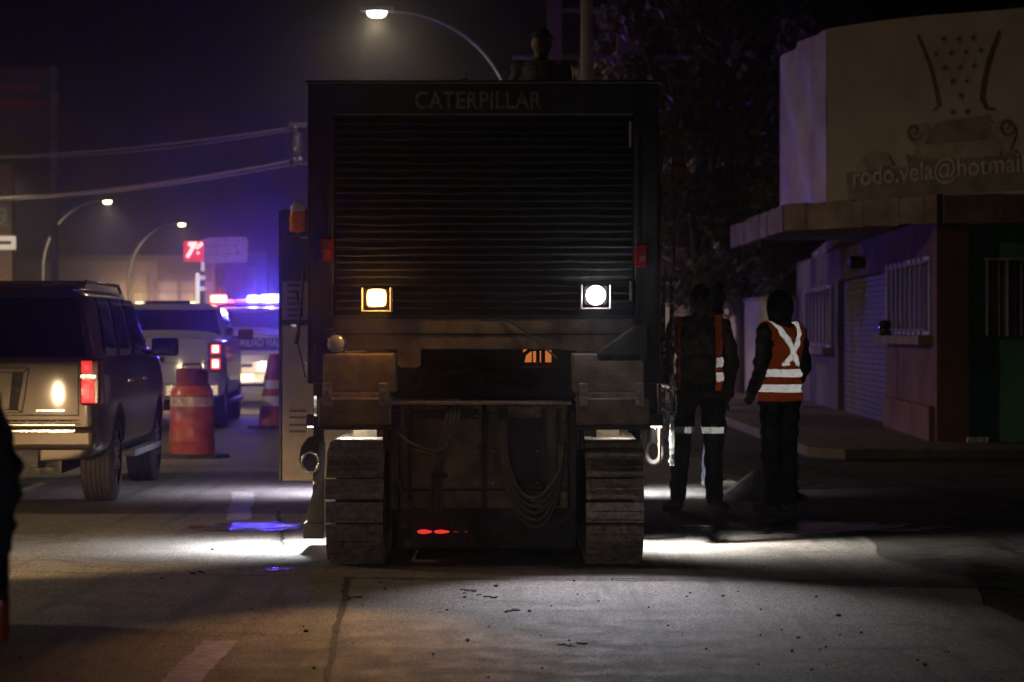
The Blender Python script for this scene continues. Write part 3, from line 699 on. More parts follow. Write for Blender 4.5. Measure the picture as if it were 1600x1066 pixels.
    # wheels
    for ya in axles:
        for s in (-1, 1):
            xo = s*(hw - .02); xi = s*(hw - .30); mb = MB(); d = xi - xo
            prof = [(.24, xo), (wr-.05, xo+d*.02), (wr-.012, xo+d*.07)]
            for k in range(6):
                a0 = .09 + k*.14; prof += [(wr, xo+d*a0), (wr, xo+d*(a0+.105)), (wr-.012, xo+d*(a0+.108)), (wr-.012, xo+d*(a0+.137))]
            prof += [(wr-.012, xo+d*.94), (wr-.05, xo+d*.98), (.24, xi)]
            mb.lathe(prof, 40, (0, ya, wr), 'x'); wh = mb.build('wheel', mat('tyre_rubber', (.055, .05, .045), .75, 0, .25, 20, .5, 70), root, smooth=35)
            mb = MB(); mb.lathe([(.245, xo+d*.06), (.25, xo+d*.1), (.21, xo+d*.16), (.06, xo+d*.12), (.045, xo+d*.04), (.001, xo+d*.04)], 30, (0, ya, wr), 'x')
            for k in range(6):
                t = k*math.pi/3; rot = Matrix.Rotation(t, 3, 'X'); mb.obox(Vector((xo+d*.09, ya, wr)) + rot @ Vector((0, 0, .14)), (.03, .06, .2), rot)
            mb.build('rim', M_CHROME, wh, smooth=35)
    # mirrors
    for s in (-1, 1):
        ym = 3.35 if kind == 'suv' else 3.55
        mb = MB(); xm = s*(hw + .13); mb.obox((xm, ym, belt+.10), (.25, .12, .17)); mb.obox((s*(hw+.0), ym+.03, belt+.05), (.12, .06, .05)); mi = mb.build('mirror', mat('mirror_shell', (.02, .02, .022), .15, 0, .1, 5, coat=.5), root, bevel=.035, segs=3)
        MB().obox((xm, ym-.064, belt+.10), (.19, .008, .12)).build('mirror_glass', mat('mirror_face', (.5, .5, .52), .05, 1, .05, 3, rvar=.02), mi, bevel=.003)
    # rear end
    zt_ = belt - .03
    tl = em('brake_lens%.1f' % brake, (1.0, .045, .03), brake); tlh = em('brake_core%.1f' % brake, (1.0, .40, .30), brake * 2.4)
    for s in (-1, 1):
        x1 = s*(hw*.985); x0 = s*(hw*.985 - (.165 if kind == 'suv' else .19))
        xa, xb = min(x0, x1), max(x0, x1)
        zlo, zhi = (.86, belt+.02) if kind == 'suv' else (belt-.46, belt-.02)
        mb = MB(); mb.box(xa, xb, -.03, .22 if kind == 'suv' else .1, zlo, zhi); h = mb.build('tail_lamp', M_REDREF, root, bevel=.02)
        zm = (zlo+zhi)/2; g = .03; mb = MB()
        if kind == 'suv':
            for b in ((xa+.012, xb-.045, -.042, -.028, zlo+.02, zm+.02), (xa+.012, xb-.065, -.042, -.028, zm+.075, zhi-.015)): MB().box(*b).build('lit_lens', em('suv_lens', (1.0, .03, .035), .85), h, bevel=.006)
            for b in ((xa+.03, xb-.08, -.048, -.04, zlo+.05, zm-.01), (xa+.04, xb-.09, -.048, -.04, zm+.10, zhi-.05)): MB().box(*b).build('lens_core', em('suv_core', (1.0, .07, .07), 1.5), h, bevel=.004)
            mb = MB(); mb.box(xa+.005, xb-.03, -.040, -.028, zm+.035, zm+.062); mb.build('lens_divider', M_CHROME, h)
        else:
            for b in ((xa+.04, xb-.02, -.045, -.028, zlo+.05, zlo+.20), (xa+.04, xb-.02, -.045, -.028, zhi-.16, zhi-.03)): MB().box(*b).build('lit_lens', tl, h, bevel=.02)
            for b in ((xa+.06, xb-.045, -.052, -.04, zlo+.07, zlo+.18), (xa+.06, xb-.045, -.052, -.04, zhi-.145, zhi-.045)): MB().box(*b).build('lens_core', tlh, h, bevel=.01)
    gx = hw*.985 - .18
    mb = MB()
    if kind == 'suv':
        for s in (-1, 1): mb.box(s*gx-.004, s*gx+.004, -.008, 0, .78, belt); 
        mb.box(-gx, gx, -.006, 0, .775, .785)
    else:
        for s in (-1, 1): mb.box(s*(gx-.02)-.005, s*(gx-.02)+.005, -.008, 0, .72, belt)
        mb.box(-gx, gx, -.006, 0, 1.0, 1.008)
    mb.build('tailgate_seam', M_BLK, root)
    if kind == 'suv':
        mb = MB(); mb.box(-hw*.96, hw*.96, -.16, .35, .50, .69); bm_ = mb.build('rear_bumper', paint, root, bevel=.05, segs=3)
        mb = MB(); mb.box(-gx, gx, -.185, -.02, .70, .716); mb.box(-gx, gx, -.175, -.02, .735, .745); mb.box(-gx, gx, -.19, -.15, .645, .672); mb.build('bumper_trim', M_CHROME, bm_, bevel=.006)
        mb = MB(); mb.box(-.5, .5, -.1, .3, .36, .5); mb.cyl((0, -.22, .42), (0, .1, .42), .03); mb.build('hitch', M_BLK, bm_)
        # plate recess and plate
        mb = MB(); o_ = [(-.36, .80), (.36, .80), (.42, 1.17), (-.42, 1.17)]; i_ = [(-.32, .83), (.32, .83), (.37, 1.13), (-.37, 1.13)]
        for k in range(4):
            a, b = o_[k], o_[(k+1) % 4]; c, d = i_[(k+1) % 4], i_[k]; mb.prism([a, b, c, d], -.03, .0, 'y')
        pr = mb.build('plate_surround', paint, root, bevel=.006)
        mb = MB(); mb.prism([(-.33, .83), (-.25, .83), (-.28, 1.13), (-.37, 1.13)], -.012, 0, 'y'); mb.prism([(.25, .83), (.33, .83), (.37, 1.13), (.28, 1.13)], -.012, 0, 'y'); mb.build('plate_recess', M_BLK, pr)
        mb = MB(); mb.box(-.16, .16, -.02, -.004, .87, 1.03); mb.build('licence_plate', M_WHITE, pr)
        MB().box(.47, .70, -.008, 0, .792 + .02, .80 + .025).build('badge', M_CHROME, root)
    else:
        mb = MB(); mb.box(-hw*.97, hw*.97, -.22, .1, .50, .70); bm_ = mb.build('rear_bumper', M_CHROME if cabs != 'police' else M_WHITE, root, bevel=.025)
        mb = MB(); mb.box(-.17, .17, -.235, -.222, .53, .68); mb.build('licence_plate', M_WHITE if cabs != 'police' else em('glowing_plate', (1.0, .86, .62), .8), bm_)  # police plate glows by itself in place of a plate lamp's light
        mb = MB(); mb.box(-.12, .12, -.02, 0, *((1.02, 1.10) if cabs != 'police' else (.80, .86))); mb.build('tailgate_handle', M_BLK, root, bevel=.006)
        mb = MB(); mb.box(-.35, .35, cr+RS*(top-belt)+.02, cr+RS*(top-belt)+.1, top-.005, top+.035); mb.build('roof_lamp', M_BLK, root, bevel=.01)
    mb = MB(); mb.box(-.62*hw*.98, .62*hw*.98, axles[0]-.7, L-.5, .28, .42); mb.cyl((-.6, axles[0], wr), (.6, axles[0], wr), .06); mb.build('underbody', M_BLK, root)
    for s in (-1, 1):
        mb = MB(); mb.box(s*hw-.03 if s > 0 else -hw-.07, hw+.07 if s > 0 else -hw+.03, axles[0]+wr+.12, axles[1]-wr-.12, .36, .42); mb.build('running_board', mat('board_rubber', (.16, .16, .17), .6), root, bevel=.012)
    for s in (-1, 1):
        x = s*hw*.68; mb = MB(); mb.box(x-.16, x+.16, L-.06, L+.0, .72, .88); hl = mb.build('headlight', em('headlight_lens', (1.0, .88, .68), 6), root, bevel=.02)
        if lights: lamp('SPOT', (x, L+.06, .8), lights if lights is not True else P_HEAD, (1.0, .76, .46), (x, L+10, -1.25), 33, .9, .06, hl, 2.4, 1)
    return root
M_SUV = mat('silver_paint', (.10, .078, .058), .33, .4, .04, 3, rvar=.02, coat=.9)
M_PWH = mat('white_car_paint', (.62, .60, .58), .32, 0, .05, 3, rvar=.06, coat=.6)
suv = vehicle('suv_car', 'dark silver SUV with red tail lamps beside the narrow-necked orange drum', 'car', (-4.36, 19.75, 0), RZ, 'suv', M_SUV, lights=85, brake=2.2)
pk = vehicle('pickup_truck', 'white crew cab pickup with brake lights on behind the silver SUV', 'pickup truck', (-5.33, 36.2, 0), math.atan(.05), 'pickup', M_PWH, L=5.6, Wd=1.98, belt=1.33, top=1.93, zb=.45, axles=(1.15, 4.6), lights=700, brake=3.0)
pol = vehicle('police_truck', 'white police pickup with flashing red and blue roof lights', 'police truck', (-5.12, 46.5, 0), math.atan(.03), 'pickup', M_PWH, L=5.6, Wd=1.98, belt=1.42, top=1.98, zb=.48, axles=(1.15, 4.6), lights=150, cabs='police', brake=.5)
mb = MB(); mb.box(-.8, .8, -.012, -.004, 1.12, 1.36); bd = mb.build('tailgate_band', mat('navy_band', (.02, .02, .09), .4), pol)
text('SEGURIDAD VIAL', .215, M_WHITE, bd, face_cam((.12, -.016, 1.20)), bold=.001, sx=.66)
mb = MB(); mb.box(-.95, .95, -.03, .0, 1.385, 1.41); mb.build('tailgate_trim', M_CHROME, pol)
mb = MB(); mb.box(-.62, .40, -.14, -.01, .90, 1.06); mb.build('tailgate_step', M_WHITE, pol, bevel=.02)
# light bar
yb_ = 2.6
mb = MB(); mb.box(-.72, .72, yb_-.14, yb_+.14, 2.03, 2.07); mb.box(-.6, -.5, yb_-.05, yb_+.05, 1.97, 2.03); mb.box(.5, .6, yb_-.05, yb_+.05, 1.97, 2.03); lb = mb.build('light_bar', M_BLK, pol); lb.location.x = -.2
def bar_seg(x0, x1, z0, z1, m): return MB().box(x0, x1, yb_-.13, yb_+.13, z0, z1).build('bar_lens', m, lb, bevel=.02)
bar_seg(-.71, -.40, 2.075, 2.22, em('bar_red', (1.0, .18, .10), 9)); bar_seg(-.38, -.24, 2.075, 2.13, em('bar_red_dim', (1.0, .12, .2), 4))
BL = (.10, .06, 1.0)
bar_seg(-.20, .02, 2.075, 2.15, em('bar_blue_dim', (.1, .07, 1.0), 3)); bar_seg(.03, .27, 2.075, 2.22, em('bar_blue', (.08, .09, 1.0), 26)); bar_seg(.31, .71, 2.075, 2.24, em('bar_blue', (.08, .09, 1.0), 26))
lamp('POINT', (.15, yb_-.25, 2.2), P_BLUE, BL, None, radius=.08, parent=lb); lamp('POINT', (.5, yb_-.25, 2.2), P_BLUE * 1.6, BL, None, radius=.08, parent=lb)
lamp('POINT', (.5, yb_+.3, 2.25), P_BLUE, BL, None, radius=.08, parent=lb)
lamp('POINT', (-.55, yb_-.25, 2.2), P_RED, (1.0, .10, .06), None, radius=.08, parent=lb)
# the car queueing behind the SUV, beside the camera: its headlights fall on the SUV's tailgate
q1 = vehicle('pickup_truck', 'grey pickup waiting with headlights on behind the silver SUV', 'pickup truck', (-3.60, 6.9, 0), RZ, 'pickup', mat('grey_car_paint', (.2, .2, .21), .3, .4, .05, 3, coat=.6), L=5.6, Wd=1.98, belt=1.30, top=1.9, axles=(1.15, 4.6), lights=560, brake=.3)

q2 = copy_tree(q1); q2.location = (-3.2, -19.6, 0); 
for o_ in q2.children_recursive:
    if o_.type == 'LIGHT': o_.data = o_.data.copy(); o_.data.energy = 330; o_.data.color = (1.0, .93, .84)
q2['label'] = 'grey pickup farther back in the queue with headlights on'

for o_ in q1.children_recursive:
    if o_.type == 'LIGHT': o_.data.color = (1.0, .66, .33)          # older, yellower bulbs
# channelising drums
M_DRUM = mat('drum_orange', (.46, .075, .02), .5, 0, .2, 5, .2, 30, col2=(.17, .028, .012)); M_BASE = mat('drum_rubber_base', (.03, .028, .026), .8)
M_TAPE = mat('dirty_white_tape', (.62, .52, .40), .4, 0, .3, 16, col2=(.30, .13, .06))
M_OTAPE = mat('orange_tape', (.9, .20, .02), .3, 0, .3, 14, col2=(.5, .07, .015))
def drum(loc, label, neck, bands, h=1.04, r=.265):
    t = thing('traffic_drum', loc, label, 'traffic drum', group='orange drums closing the lane')
    MB().lathe([(.001, .045), (r+.16, .045), (r+.18, .02), (r+.18, 0.0), (.001, 0)], 8, (0,0,0)).build('rubber_base', M_BASE, t)
    if neck: prof = [(r, .05), (r*.99, .18), (r*1.012, .19), (r*1.012, .215), (r*.985, .225), (r*.98, .40), (r*.995, .41), (r*.995, .435), (r*.97, .445), (r*.95, .59), (r*.94, .72), (r*.88, .80), (r*.72, .865), (r*.68, .88), (r*.70, .90), (r*.69, 1.02), (r*.62, h), (.001, h)]
    else: prof = [(r, .05), (r*.93, .30), (r*.82, .34), (r*.78, .56), (r*.70, .60), (r*.66, .80), (r*.56, .84), (r*.5, 1.0), (r*.3, h), (.001, h)]
    b = MB().lathe(prof, 36).build('drum_body', M_DRUM, t, smooth=40)
    for z0, z1, m in bands:
        def rad(z):
            for (r0, h0), (r1, h1) in zip(prof, prof[1:]):
                if h0 <= z <= h1 and h1 > h0: return r0 + (r1-r0)*(z-h0)/(h1-h0)
            return r
        MB().lathe([(rad(z0), z0), (rad(z0)+.004, z0), (rad((z0+z1)/2)+.004, (z0+z1)/2), (rad(z1)+.004, z1), (rad(z1), z1)], 36).build('tape_band', m, b, smooth=40)
    if neck: MB().ring([(0-.11, 0, h), (-.10, 0, h+.05), (.10, 0, h+.05), (.11, 0, h)], .014, 8).build('drum_handle', M_DRUM, b, smooth=50)
    return t
d1 = (-4.06 + .28, 28.2); X = (300-800)/F*28.2
drum((X, 28.2, 0), 'scuffed orange drum with narrow neck beside the silver SUV', True, [(.60, .715, M_TAPE), (.735, .84, M_OTAPE)])
X = (429-800)/F*36.8
drum((X, 36.8, 0), 'red cone-shaped drum with two white bands behind the machine door', False, [(.345, .50, M_WHITE), (.61, .74, M_WHITE)], h=1.14, r=.24)

# ================================================================ STREET LAMPS, POLES, CABLES, SIGNS
M_LENS = em('street_lens', (1.0, .84, .52), 22)
def street_lamp(x, y, d, label, H=9.0, arm=3.7, zs=5.1, power=P_FAR, thick=1.25, pm=None):
    t = thing('street_lamp', (x, y, 0), label, 'street lamp', group='arched street lamps along the avenue')
    pts = [(0, 0, 0), (0, 0, 2), (0, 0, zs)]; rr = [.085, .075, .06]
    for k in range(1, 15):
        a = k/14*R(88); pts.append((d*arm*.93*(1-math.cos(a)), 0, zs + (H-zs)*math.sin(a))); rr.append(.06 - .03*k/14)
    MB().ring(pts, [q*thick for q in rr], 10).build('pole', pm or mat('lamp_pole', (.45, .43, .40), .5, .2, .1, 3), t, smooth=50)
    MB().box(-.2, .2, -.2, .2, 0, .25).build('base', M_CONC, t, bevel=.02)
    xh = d*arm
    mb = MB(); mb.obox((xh, 0, H+.04), (.80, .34, .10)); hd = mb.build('lamp_head', M_GALV, t, bevel=.04, segs=3)
    mb = MB(); mb.lathe([(.001, -.13), (.13, -.12), (.18, -.07), (.20, 0), (.001, 0)], 24, (0, 0, 0)); o = mb.build('lamp_lens', M_LENS, hd, smooth=60); o.location = (xh, 0, H-.01); o.scale = (1.15, .7, 1.0)
    lamp('SPOT', (xh, 0, H-.25), power, (1.0, .80, .50), (xh, 0, 0), 174, .5, .2, hd)
    return t
street_lamp(-26.8, 109, 1, 'arched street lamp at the left edge over the fuel price sign', power=P_FAR)
street_lamp(-26.8, 138, 1, 'arched street lamp rising behind the silver SUV', power=P_FAR)
street_lamp(-26.5, 167, 1, 'farthest arched street lamp, left of the red lit sign', power=P_FAR)
for yy_ in (80, 51, 22): street_lamp(-26.8, yy_, 1, 'arched street lamp on the near stretch of the row', power=P_NEAR)
street_lamp(-.02, 56.7, -1, 'tall street lamp arching over the top of the machine', arm=3.15, zs=6.4, power=P_STREET, thick=.8, pm=M_GALV)
# pale pole and utility pole
def pole(name, label, cat, px, Y, r, h, m):
    x = (px-800)/F*Y
    return tag(MB().ring([(x, Y, 0), (x, Y, h*.5), (x, Y, h)], [r*1.1, r, r*.9], 14).build(name, m, smooth=50), label, cat)
pole('light_pole', 'pale round pole rising behind the right of the machine', 'pole', 917, 36, .095, 9.5, mat('pale_pole', (.55, .48, .42), .6, 0, .15, 3))
up = thing('utility_pole', (at(474, 521, 60).x, 60, 0), 'dark utility pole with insulators behind the left edge of the machine', 'utility pole')
MB().ring([(0.34, 0, 0), (.34, 0, 4), (.34, 0, 7.2)], [.15, .13, .10], 12).build('shaft', M_CONC, up, smooth=50)
mb = MB(); mb.box(-.35, .45, -.06, .06, 6.55, 6.68); mb.box(-.35, .4, -.06, .06, 5.62, 5.72); mb.build('crossarm', mat('glazed_black', (.006, .006, .006), .5), up)
mb = MB()
for z in (6.50, 5.70, 5.95): mb.lathe([(.001, .12), (.08, .10), (.11, .02), (.05, 0), (.10, -.05), (.09, -.12), (.001, -.14)], 14, (-.22, -.08, z))
mb.lathe([(.001, .3), (.16, .28), (.18, 0), (.16, -.25), (.001, -.28)], 14, (-.2, .1, 6.15))
mb.build('insulator', mat('glazed_black', (.006, .006, .006), .5, 0, .1, 5, spec=.2), up, smooth=40)
def cable(a, b, sag, r, label):
    a, b = Vector(a), Vector(b); pts = []
    for k in range(33):
        t = k/32; p = a.lerp(b, t); p.z -= sag*4*t*(1-t); pts.append(p)
    tag(MB().ring(pts, r*.62, 6).build('overhead_cable', mat('cable_sheath', (.42, .34, .31), .6), smooth=60), label, 'cable', 'cables strung from the utility pole')
ux = at(470, 521, 60).x
cable((ux-.2, 60, at(0, 199, 60).z), at(-260, 242, 78), .35, .028, 'topmost thin cable running left from the utility pole')
cable((ux-.2, 60, at(0, 203, 60).z), at(-260, 226, 80), .55, .020, 'thin cable crossing just under the topmost one')
cable((ux, 60, at(0, 248, 60).z), at(-260, 300, 84), .55, .055, 'thick bundled cable leaving the lower crossarm')
cable((ux, 60, at(0, 255, 60).z), at(-260, 305, 84), .50, .035, 'slack cable hanging just under the thick bundle')
# far warehouse
def wall_thing(name, label, cat, pts): pass
bt = thing('warehouse', (0, 0, 0), 'long low beige warehouse beyond the street lamps', 'warehouse')
YW = 190
xa, xb = at(-200, 0, YW).x, at(335, 0, YW).x; zt = at(0, 401, YW).z
M_WH = mat('warehouse_wall', (.50, .40, .30), .85, 0, .12, .3)
mb = MB(); mb.box(xa, xb, YW, YW+30, 0, zt); mb.build('wall', M_WH, bt)
mb = MB(); mb.box(xa-.1, xb+.1, YW-.15, YW, zt-.35, zt+.1); mb.box(xa, xb, YW-.08, YW, zt*.62, zt*.64); mb.build('parapet', mat('warehouse_trim', (.3, .22, .17), .8), bt)
mb = MB()
for px in (205, 232, 280, 310): mb.box(at(px-2.5, 0, YW).x, at(px+2.5, 0, YW).x, YW-.12, YW, 0, at(0, 428, YW).z)
mb.box(at(240, 0, YW).x, at(247, 0, YW).x, YW-.3, YW, 0, at(0, 440, YW).z); mb.build('pilaster', mat('warehouse_trim', (.3, .22, .17)), bt)
mb = MB(); mb.box(at(246, 0, YW).x, at(330, 0, YW).x, YW-.05, YW, at(0, 440, YW).z, at(0, 404, YW).z); mb.build('wall_panel', mat('brown_panel', (.30, .20, .17), .8), bt)
for px in (185, 218, 258, 300):
    p = at(px, 475, YW-1.2); b = MB().obox(p, (.5, .2, .25)).build('wall_lamp', em('wash_lamp', (1, .78, .45), 5), bt)
    lamp('POINT', (p.x, p.y-.4, p.z+.5), 60, (1.0, .74, .42), None, radius=.2, parent=b)
# rounded dark canopy in front of the warehouse
mb = MB(); Yc = 150; pl = [(at(px, 0, Yc).x, at(0, py, Yc).z) for px, py in ((90, 470), (92, 452), (110, 445), (128, 443), (145, 446), (160, 455), (165, 470))]
mb.prism(pl, Yc, Yc+8, 'y'); tag(mb.build('bus_shelter', mat('shelter_roof', (.12, .09, .07), .7), smooth=30), 'dark rounded shelter roof in front of the warehouse', 'shelter')
pole('signal_pole', 'slim grey pole with curved top beside the arched lamp', 'pole', 90, 120, .06, 4.6, M_GALV)
# fuel price totem at the left edge
Yt = 95; tt = thing('price_totem', (at(-12, 0, Yt).x, Yt, 0), 'tall fuel price totem cut by the left edge of the picture', 'price sign')
def tx(px): return at(px, 0, Yt).x - tt.location.x
def tz(py): return at(0, py, Yt).z
mb = MB(); mb.box(tx(-45), tx(19), 0, .5, 0, tz(258)); mb.build('totem_body', mat('totem_brown', (.22, .13, .09), .6), tt)
mb = MB(); mb.box(tx(-40), tx(15), -.05, 0, tz(357), tz(322)); pn = mb.build('price_panel', mat('dim_panel', (.10, .09, .08), .4), tt)
text('9', 1.0, mat('dim_digit', (.35, .34, .32), .5), pn, face_cam((tx(3), -.07, tz(352))))
mb = MB(); mb.box(tx(-40), tx(25), -.06, 0, tz(390), tz(369)); wp = mb.build('white_panel', em('lit_white_panel', (1, .85, .72), .38), tt)
mb = MB(); mb.box(tx(-40), tx(18), -.09, -.06, tz(382), tz(377)); mb.build('panel_bar', M_BLK, wp)
# big dark billboard high at the left
Yb = 100; bb = thing('billboard', (at(30, 0, Yb).x, Yb, 0), 'unlit billboard with red artwork high at the left edge', 'billboard')
bx = lambda px: at(px, 0, Yb).x - bb.location.x; bz = lambda py: at(0, py, Yb).z
mb = MB(); mb.box(bx(-80), bx(78), 0, .4, bz(214), bz(106)); mb.box(bx(-80), bx(88), -.2, 0, bz(217), bz(212)); mb.build('board', mat('dark_board', (.07, .05, .07), .5), bb)
mb = MB(); mb.box(bx(-70), bx(62), -.02, 0, bz(145), bz(132)); mb.box(bx(-70), bx(70), -.02, 0, bz(168), bz(155)); mb.box(bx(-70), bx(50), -.02, 0, bz(176), bz(172)); mb.build('red_stripe', mat('red_print', (.30, .03, .02), .5), bb)
mb = MB(); mb.cyl((bx(84), .1, 0), (bx(84), .1, bz(104)), .16); mb.cyl((bx(-20), .6, 0), (bx(-20), .6, bz(190)), .35); mb.box(bx(80), bx(92), -.1, .1, bz(164), bz(144)); mb.build('post', M_GALV, bb)
# red lit sign on its pylon
Yz = 150; rs = thing('lit_sign', (at(314, 0, Yz).x, Yz, 0), 'red lit sign with white numerals on a white pylon', 'sign')
rx = lambda px: at(px, 0, Yz).x - rs.location.x; rz_ = lambda py: at(0, py, Yz).z
mb = MB(); mb.box(rx(287), rx(322), 0, .5, rz_(408), rz_(377)); sb = mb.build('sign_box', em('sign_red', (1.0, .03, .05), .85), rs)
text('76', 1.25, em('sign_white', (1, .92, .85), 1.6), sb, face_cam((rx(302), -.03, rz_(401.5))), bold=.05, sx=.78, shear=.3)
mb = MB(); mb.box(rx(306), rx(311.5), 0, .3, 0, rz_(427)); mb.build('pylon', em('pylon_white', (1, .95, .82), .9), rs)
mb = MB()
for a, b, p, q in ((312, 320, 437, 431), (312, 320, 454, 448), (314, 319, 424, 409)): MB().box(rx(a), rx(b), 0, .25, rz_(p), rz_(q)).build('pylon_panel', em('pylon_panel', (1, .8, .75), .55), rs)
mb = MB(); mb.box(rx(311.5), rx(319), .05, .35, 0, rz_(409)); mb.build('mast', M_BLK, rs)
# overhead road sign on gantry (back side, grid of panels)
Yg = 120; gs = thing('gantry_sign', (at(412, 0, Yg).x, Yg, 0), 'grey panelled overhead sign on a gantry arm above the police truck', 'gantry sign')
gx_ = lambda px: at(px, 0, Yg).x - gs.location.x; gz = lambda py: at(0, py, Yg).z
mb = MB(); xs = [318, 337, 354, 371, 388]; ys = [371, 384.5, 397.5, 411]
for i in range(4):
    for j in range(3): mb.box(gx_(xs[i]+.7), gx_(xs[i+1]-.7), 0, .08, gz(ys[j+1]-.7 - i*.2), gz(ys[j]+.7 - i*.4))
mb.build('sign_panel', retro_mat((.9, .62, .66), .2), gs)
mb = MB(); mb.box(gx_(318), gx_(388), .09, .14, gz(410), gz(371)); mb.build('sign_backing', mat('sign_backing', (.22, .18, .19), .6), gs)
mb = MB(); mb.box(gx_(388), gx_(452), .1, .4, gz(393), gz(388.5)); mb.build('gantry_arm', M_GALV, gs)
mb = MB(); mb.cyl((gx_(419), .3, 0), (gx_(419), .3, gz(391)), .11); mb.build('gantry_post', M_GALV, gs)
tag(MB().ring([at(340, 470, 75), at(343, 445, 75), at(350, 427, 75)], [.05, .04, .03], 8).build('whip_mast', M_GALV), 'thin leaning mast above the red police light', 'mast')
# tall billboard frame in the dark behind the machine
Yf = 50; bf = thing('billboard_structure', (at(930, 0, Yf).x, Yf, 0), 'tall dark billboard structure on two columns behind the machine', 'billboard')
fx = lambda px: at(px, 0, Yf).x - bf.location.x; fz = lambda py: at(0, py, Yf).z
for px, w in ((867, 11), (981, 16)):
    mb = MB(); mb.box(fx(px-w), fx(px+w), 0, .4, 0, fz(-30)); mb.build('column', mat('brown_column', (.22, .13, .10), .8, 0, .2, 2), bf)
mb = MB(); mb.box(fx(800), fx(1090), .05, .2, fz(91), fz(86)); mb.box(fx(880), fx(1040), .05, .2, fz(18), fz(12)); mb.build('crossbeam', M_GALV, bf)
mb = MB(); mb.box(fx(1010), fx(1095), .3, .4, fz(92), fz(20)); mb.build('back_panel', mat('dark_blue_panel', (.03, .03, .07), .6), bf)

# ================================================================ CORNER SHOP (right)
shop = thing('corner_shop', (0, 0, 0), 'low corner shop with barred windows and roller shutter under the rooftop billboard', 'shop building')
PV = .13
def wx(y): return 5.13 + (5.86-5.13)*(y-27.5)/21.7 + .0
WA, WB_ = 29.5, 49.0
wd = Vector((wx(WB_)-wx(WA), WB_-WA)).normalized()
def wall_pt(px):                # depth where the view line through px meets the side wall
    k = (px-800)/F; a = 5.13 - (5.86-5.13)*27.5/21.7; b = (5.86-5.13)/21.7
    Y = a/(k-b); return k*Y, Y
M_MAR = mat('maroon_stucco', (.24, .115, .09), .85, 0, .25, 1.5, .3, 30, col2=(.14, .07, .06))
M_PUR = mat('lilac_stucco', (.13, .10, .115), .85, 0, .2, 1.2, .3, 30)
M_GRN = mat('green_stucco', (.12, .36, .24), .85, 0, .3, 1.5, .3, 30, col2=(.06, .20, .13))
M_FAS = mat('peeling_fascia', (.42, .31, .25), .85, 0, .3, 2.2, .5, 14, col2=(.20, .13, .11))
def wall_block(y0, y1, z0, z1, th, m, nm, out=0.0, par=shop):
    a = Vector((wx(y0)-out, y0)); b = Vector((wx(y1)-out, y1))
    return MB().prism([tuple(a), (a.x+th, a.y), (b.x+th, b.y), tuple(b)], z0, z1, 'z').build(nm, m, par)
def band(px0, px1):
    return wall_pt(px1)[1], wall_pt(px0)[1]
yA, yB = band(1384, 1462)                     # nearest bay: maroon, window
wall_block(yA, yB, PV, 2.9, .3, M_MAR, 'wall')
ys0, ys1 = band(1309, 1384); wall_block(ys0, ys1, 2.35, 2.9, .3, M_PUR, 'shutter_lintel')
yl0, yl1 = band(1245, 1309); wall_block(yl0, yl1, PV, 2.9, .3, M_PUR, 'wall')
mb = MB(); n = 26
a = Vector((wx(ys0)+.1, ys0)); b = Vector((wx(ys1)+.1, ys1))
for i in range(n):
    z0 = PV + (2.35-PV)*i/n; z1 = PV + (2.35-PV)*(i+.9)/n
    mb.prism([tuple(a), (a.x+.04+.02*(i%2), a.y), (b.x+.04, b.y), tuple(b)], z0, z1, 'z')
mb.build('roller_shutter', mat('shutter_steel', (.13, .13, .16), .45, .4, .15, 3), shop)
wall_block(ys0, ys1, PV, 2.4, .02, M_BLK, 'shutter_recess', -.2)
# corner pillar face
Yq0 = 29.55; xc0, yc0 = wall_pt(1462); mb = MB(); mb.box(xc0-.03, xc0+.36, yc0-.25, yc0+.1, PV, 2.9); mb.build('corner_pillar', M_MAR, shop)
mb = MB(); mb.prism([(wx(yA)-.10, yA-.1), (wx(yA), yA-.1), (wx(yB), yB-.4), (wx(yB)-.10, yB-.4)], PV, .55, 'z'); mb.build('plinth', M_MAR, shop)
mb = MB(); mb.box(xc0+.36, 16, Yq0, Yq0+.3, PV, 3.0); mb.build('porch_wall', M_GRN, shop)
def shop_window(px0, px1, z0, z1, nb, sill=True):
    y0, y1 = band(px0, px1)
    w = wall_block(y0, y1, z0, z1, .02, mat('curtained_pane', (.20, .17, .20), .12, 0, .3, 3, coat=.5), 'window', .012)
    mb = MB()
    def pr(ya, yb_, za, zb_, o): mb.prism([(wx(ya)-o, ya), (wx(ya)-.013, ya), (wx(yb_)-.013, yb_), (wx(yb_)-o, yb_)], za, zb_, 'z')
    pr(y0-.08, y0, z0-.05, z1+.05, .06); pr(y1, y1+.08, z0-.05, z1+.05, .06); pr(y0, y1, z1, z1+.05, .06); pr(y0, y1, z0-.05, z0, .06)
    mb.build('window_frame', mat('window_frame_paint', (.45, .42, .44), .5), w)
    mb = MB()
    for k in range(1, nb):
        y = y0 + (y1-y0)*k/nb; mb.cyl((wx(y)-.09, y, z0-.05), (wx(y)-.09, y, z1+.05), .014, n=6)
    for z in (z0+.02, z1-.02): mb.cyl((wx(y0)-.09, y0, z), (wx(y1)-.09, y1, z), .012, n=6)
    mb.build('window_bar', mat('window_bar_paint', (.24, .22, .25), .45), w)
    if sill: pr2 = MB(); pr2.prism([(wx(y0)-.22, y0-.2), (wx(y0), y0-.2), (wx(y1), y1+.2), (wx(y1)-.22, y1+.2)], z0-.17, z0-.06, 'z'); pr2.build('window_sill', M_FAS, w)
shop_window(1391, 1458, 1.48, 2.36, 9); shop_window(1262, 1302, 1.25, 2.25, 7)
Yq = 29.55
def qx(px): return (px-800)/F*Yq
def qz(py): return at(0, py, Yq).z
w = MB().box(qx(1541), qx(1700), Yq-.03, Yq-.003, qz(525), qz(406)).build('window', mat('curtained_pane', (.2, .17, .2)), shop)
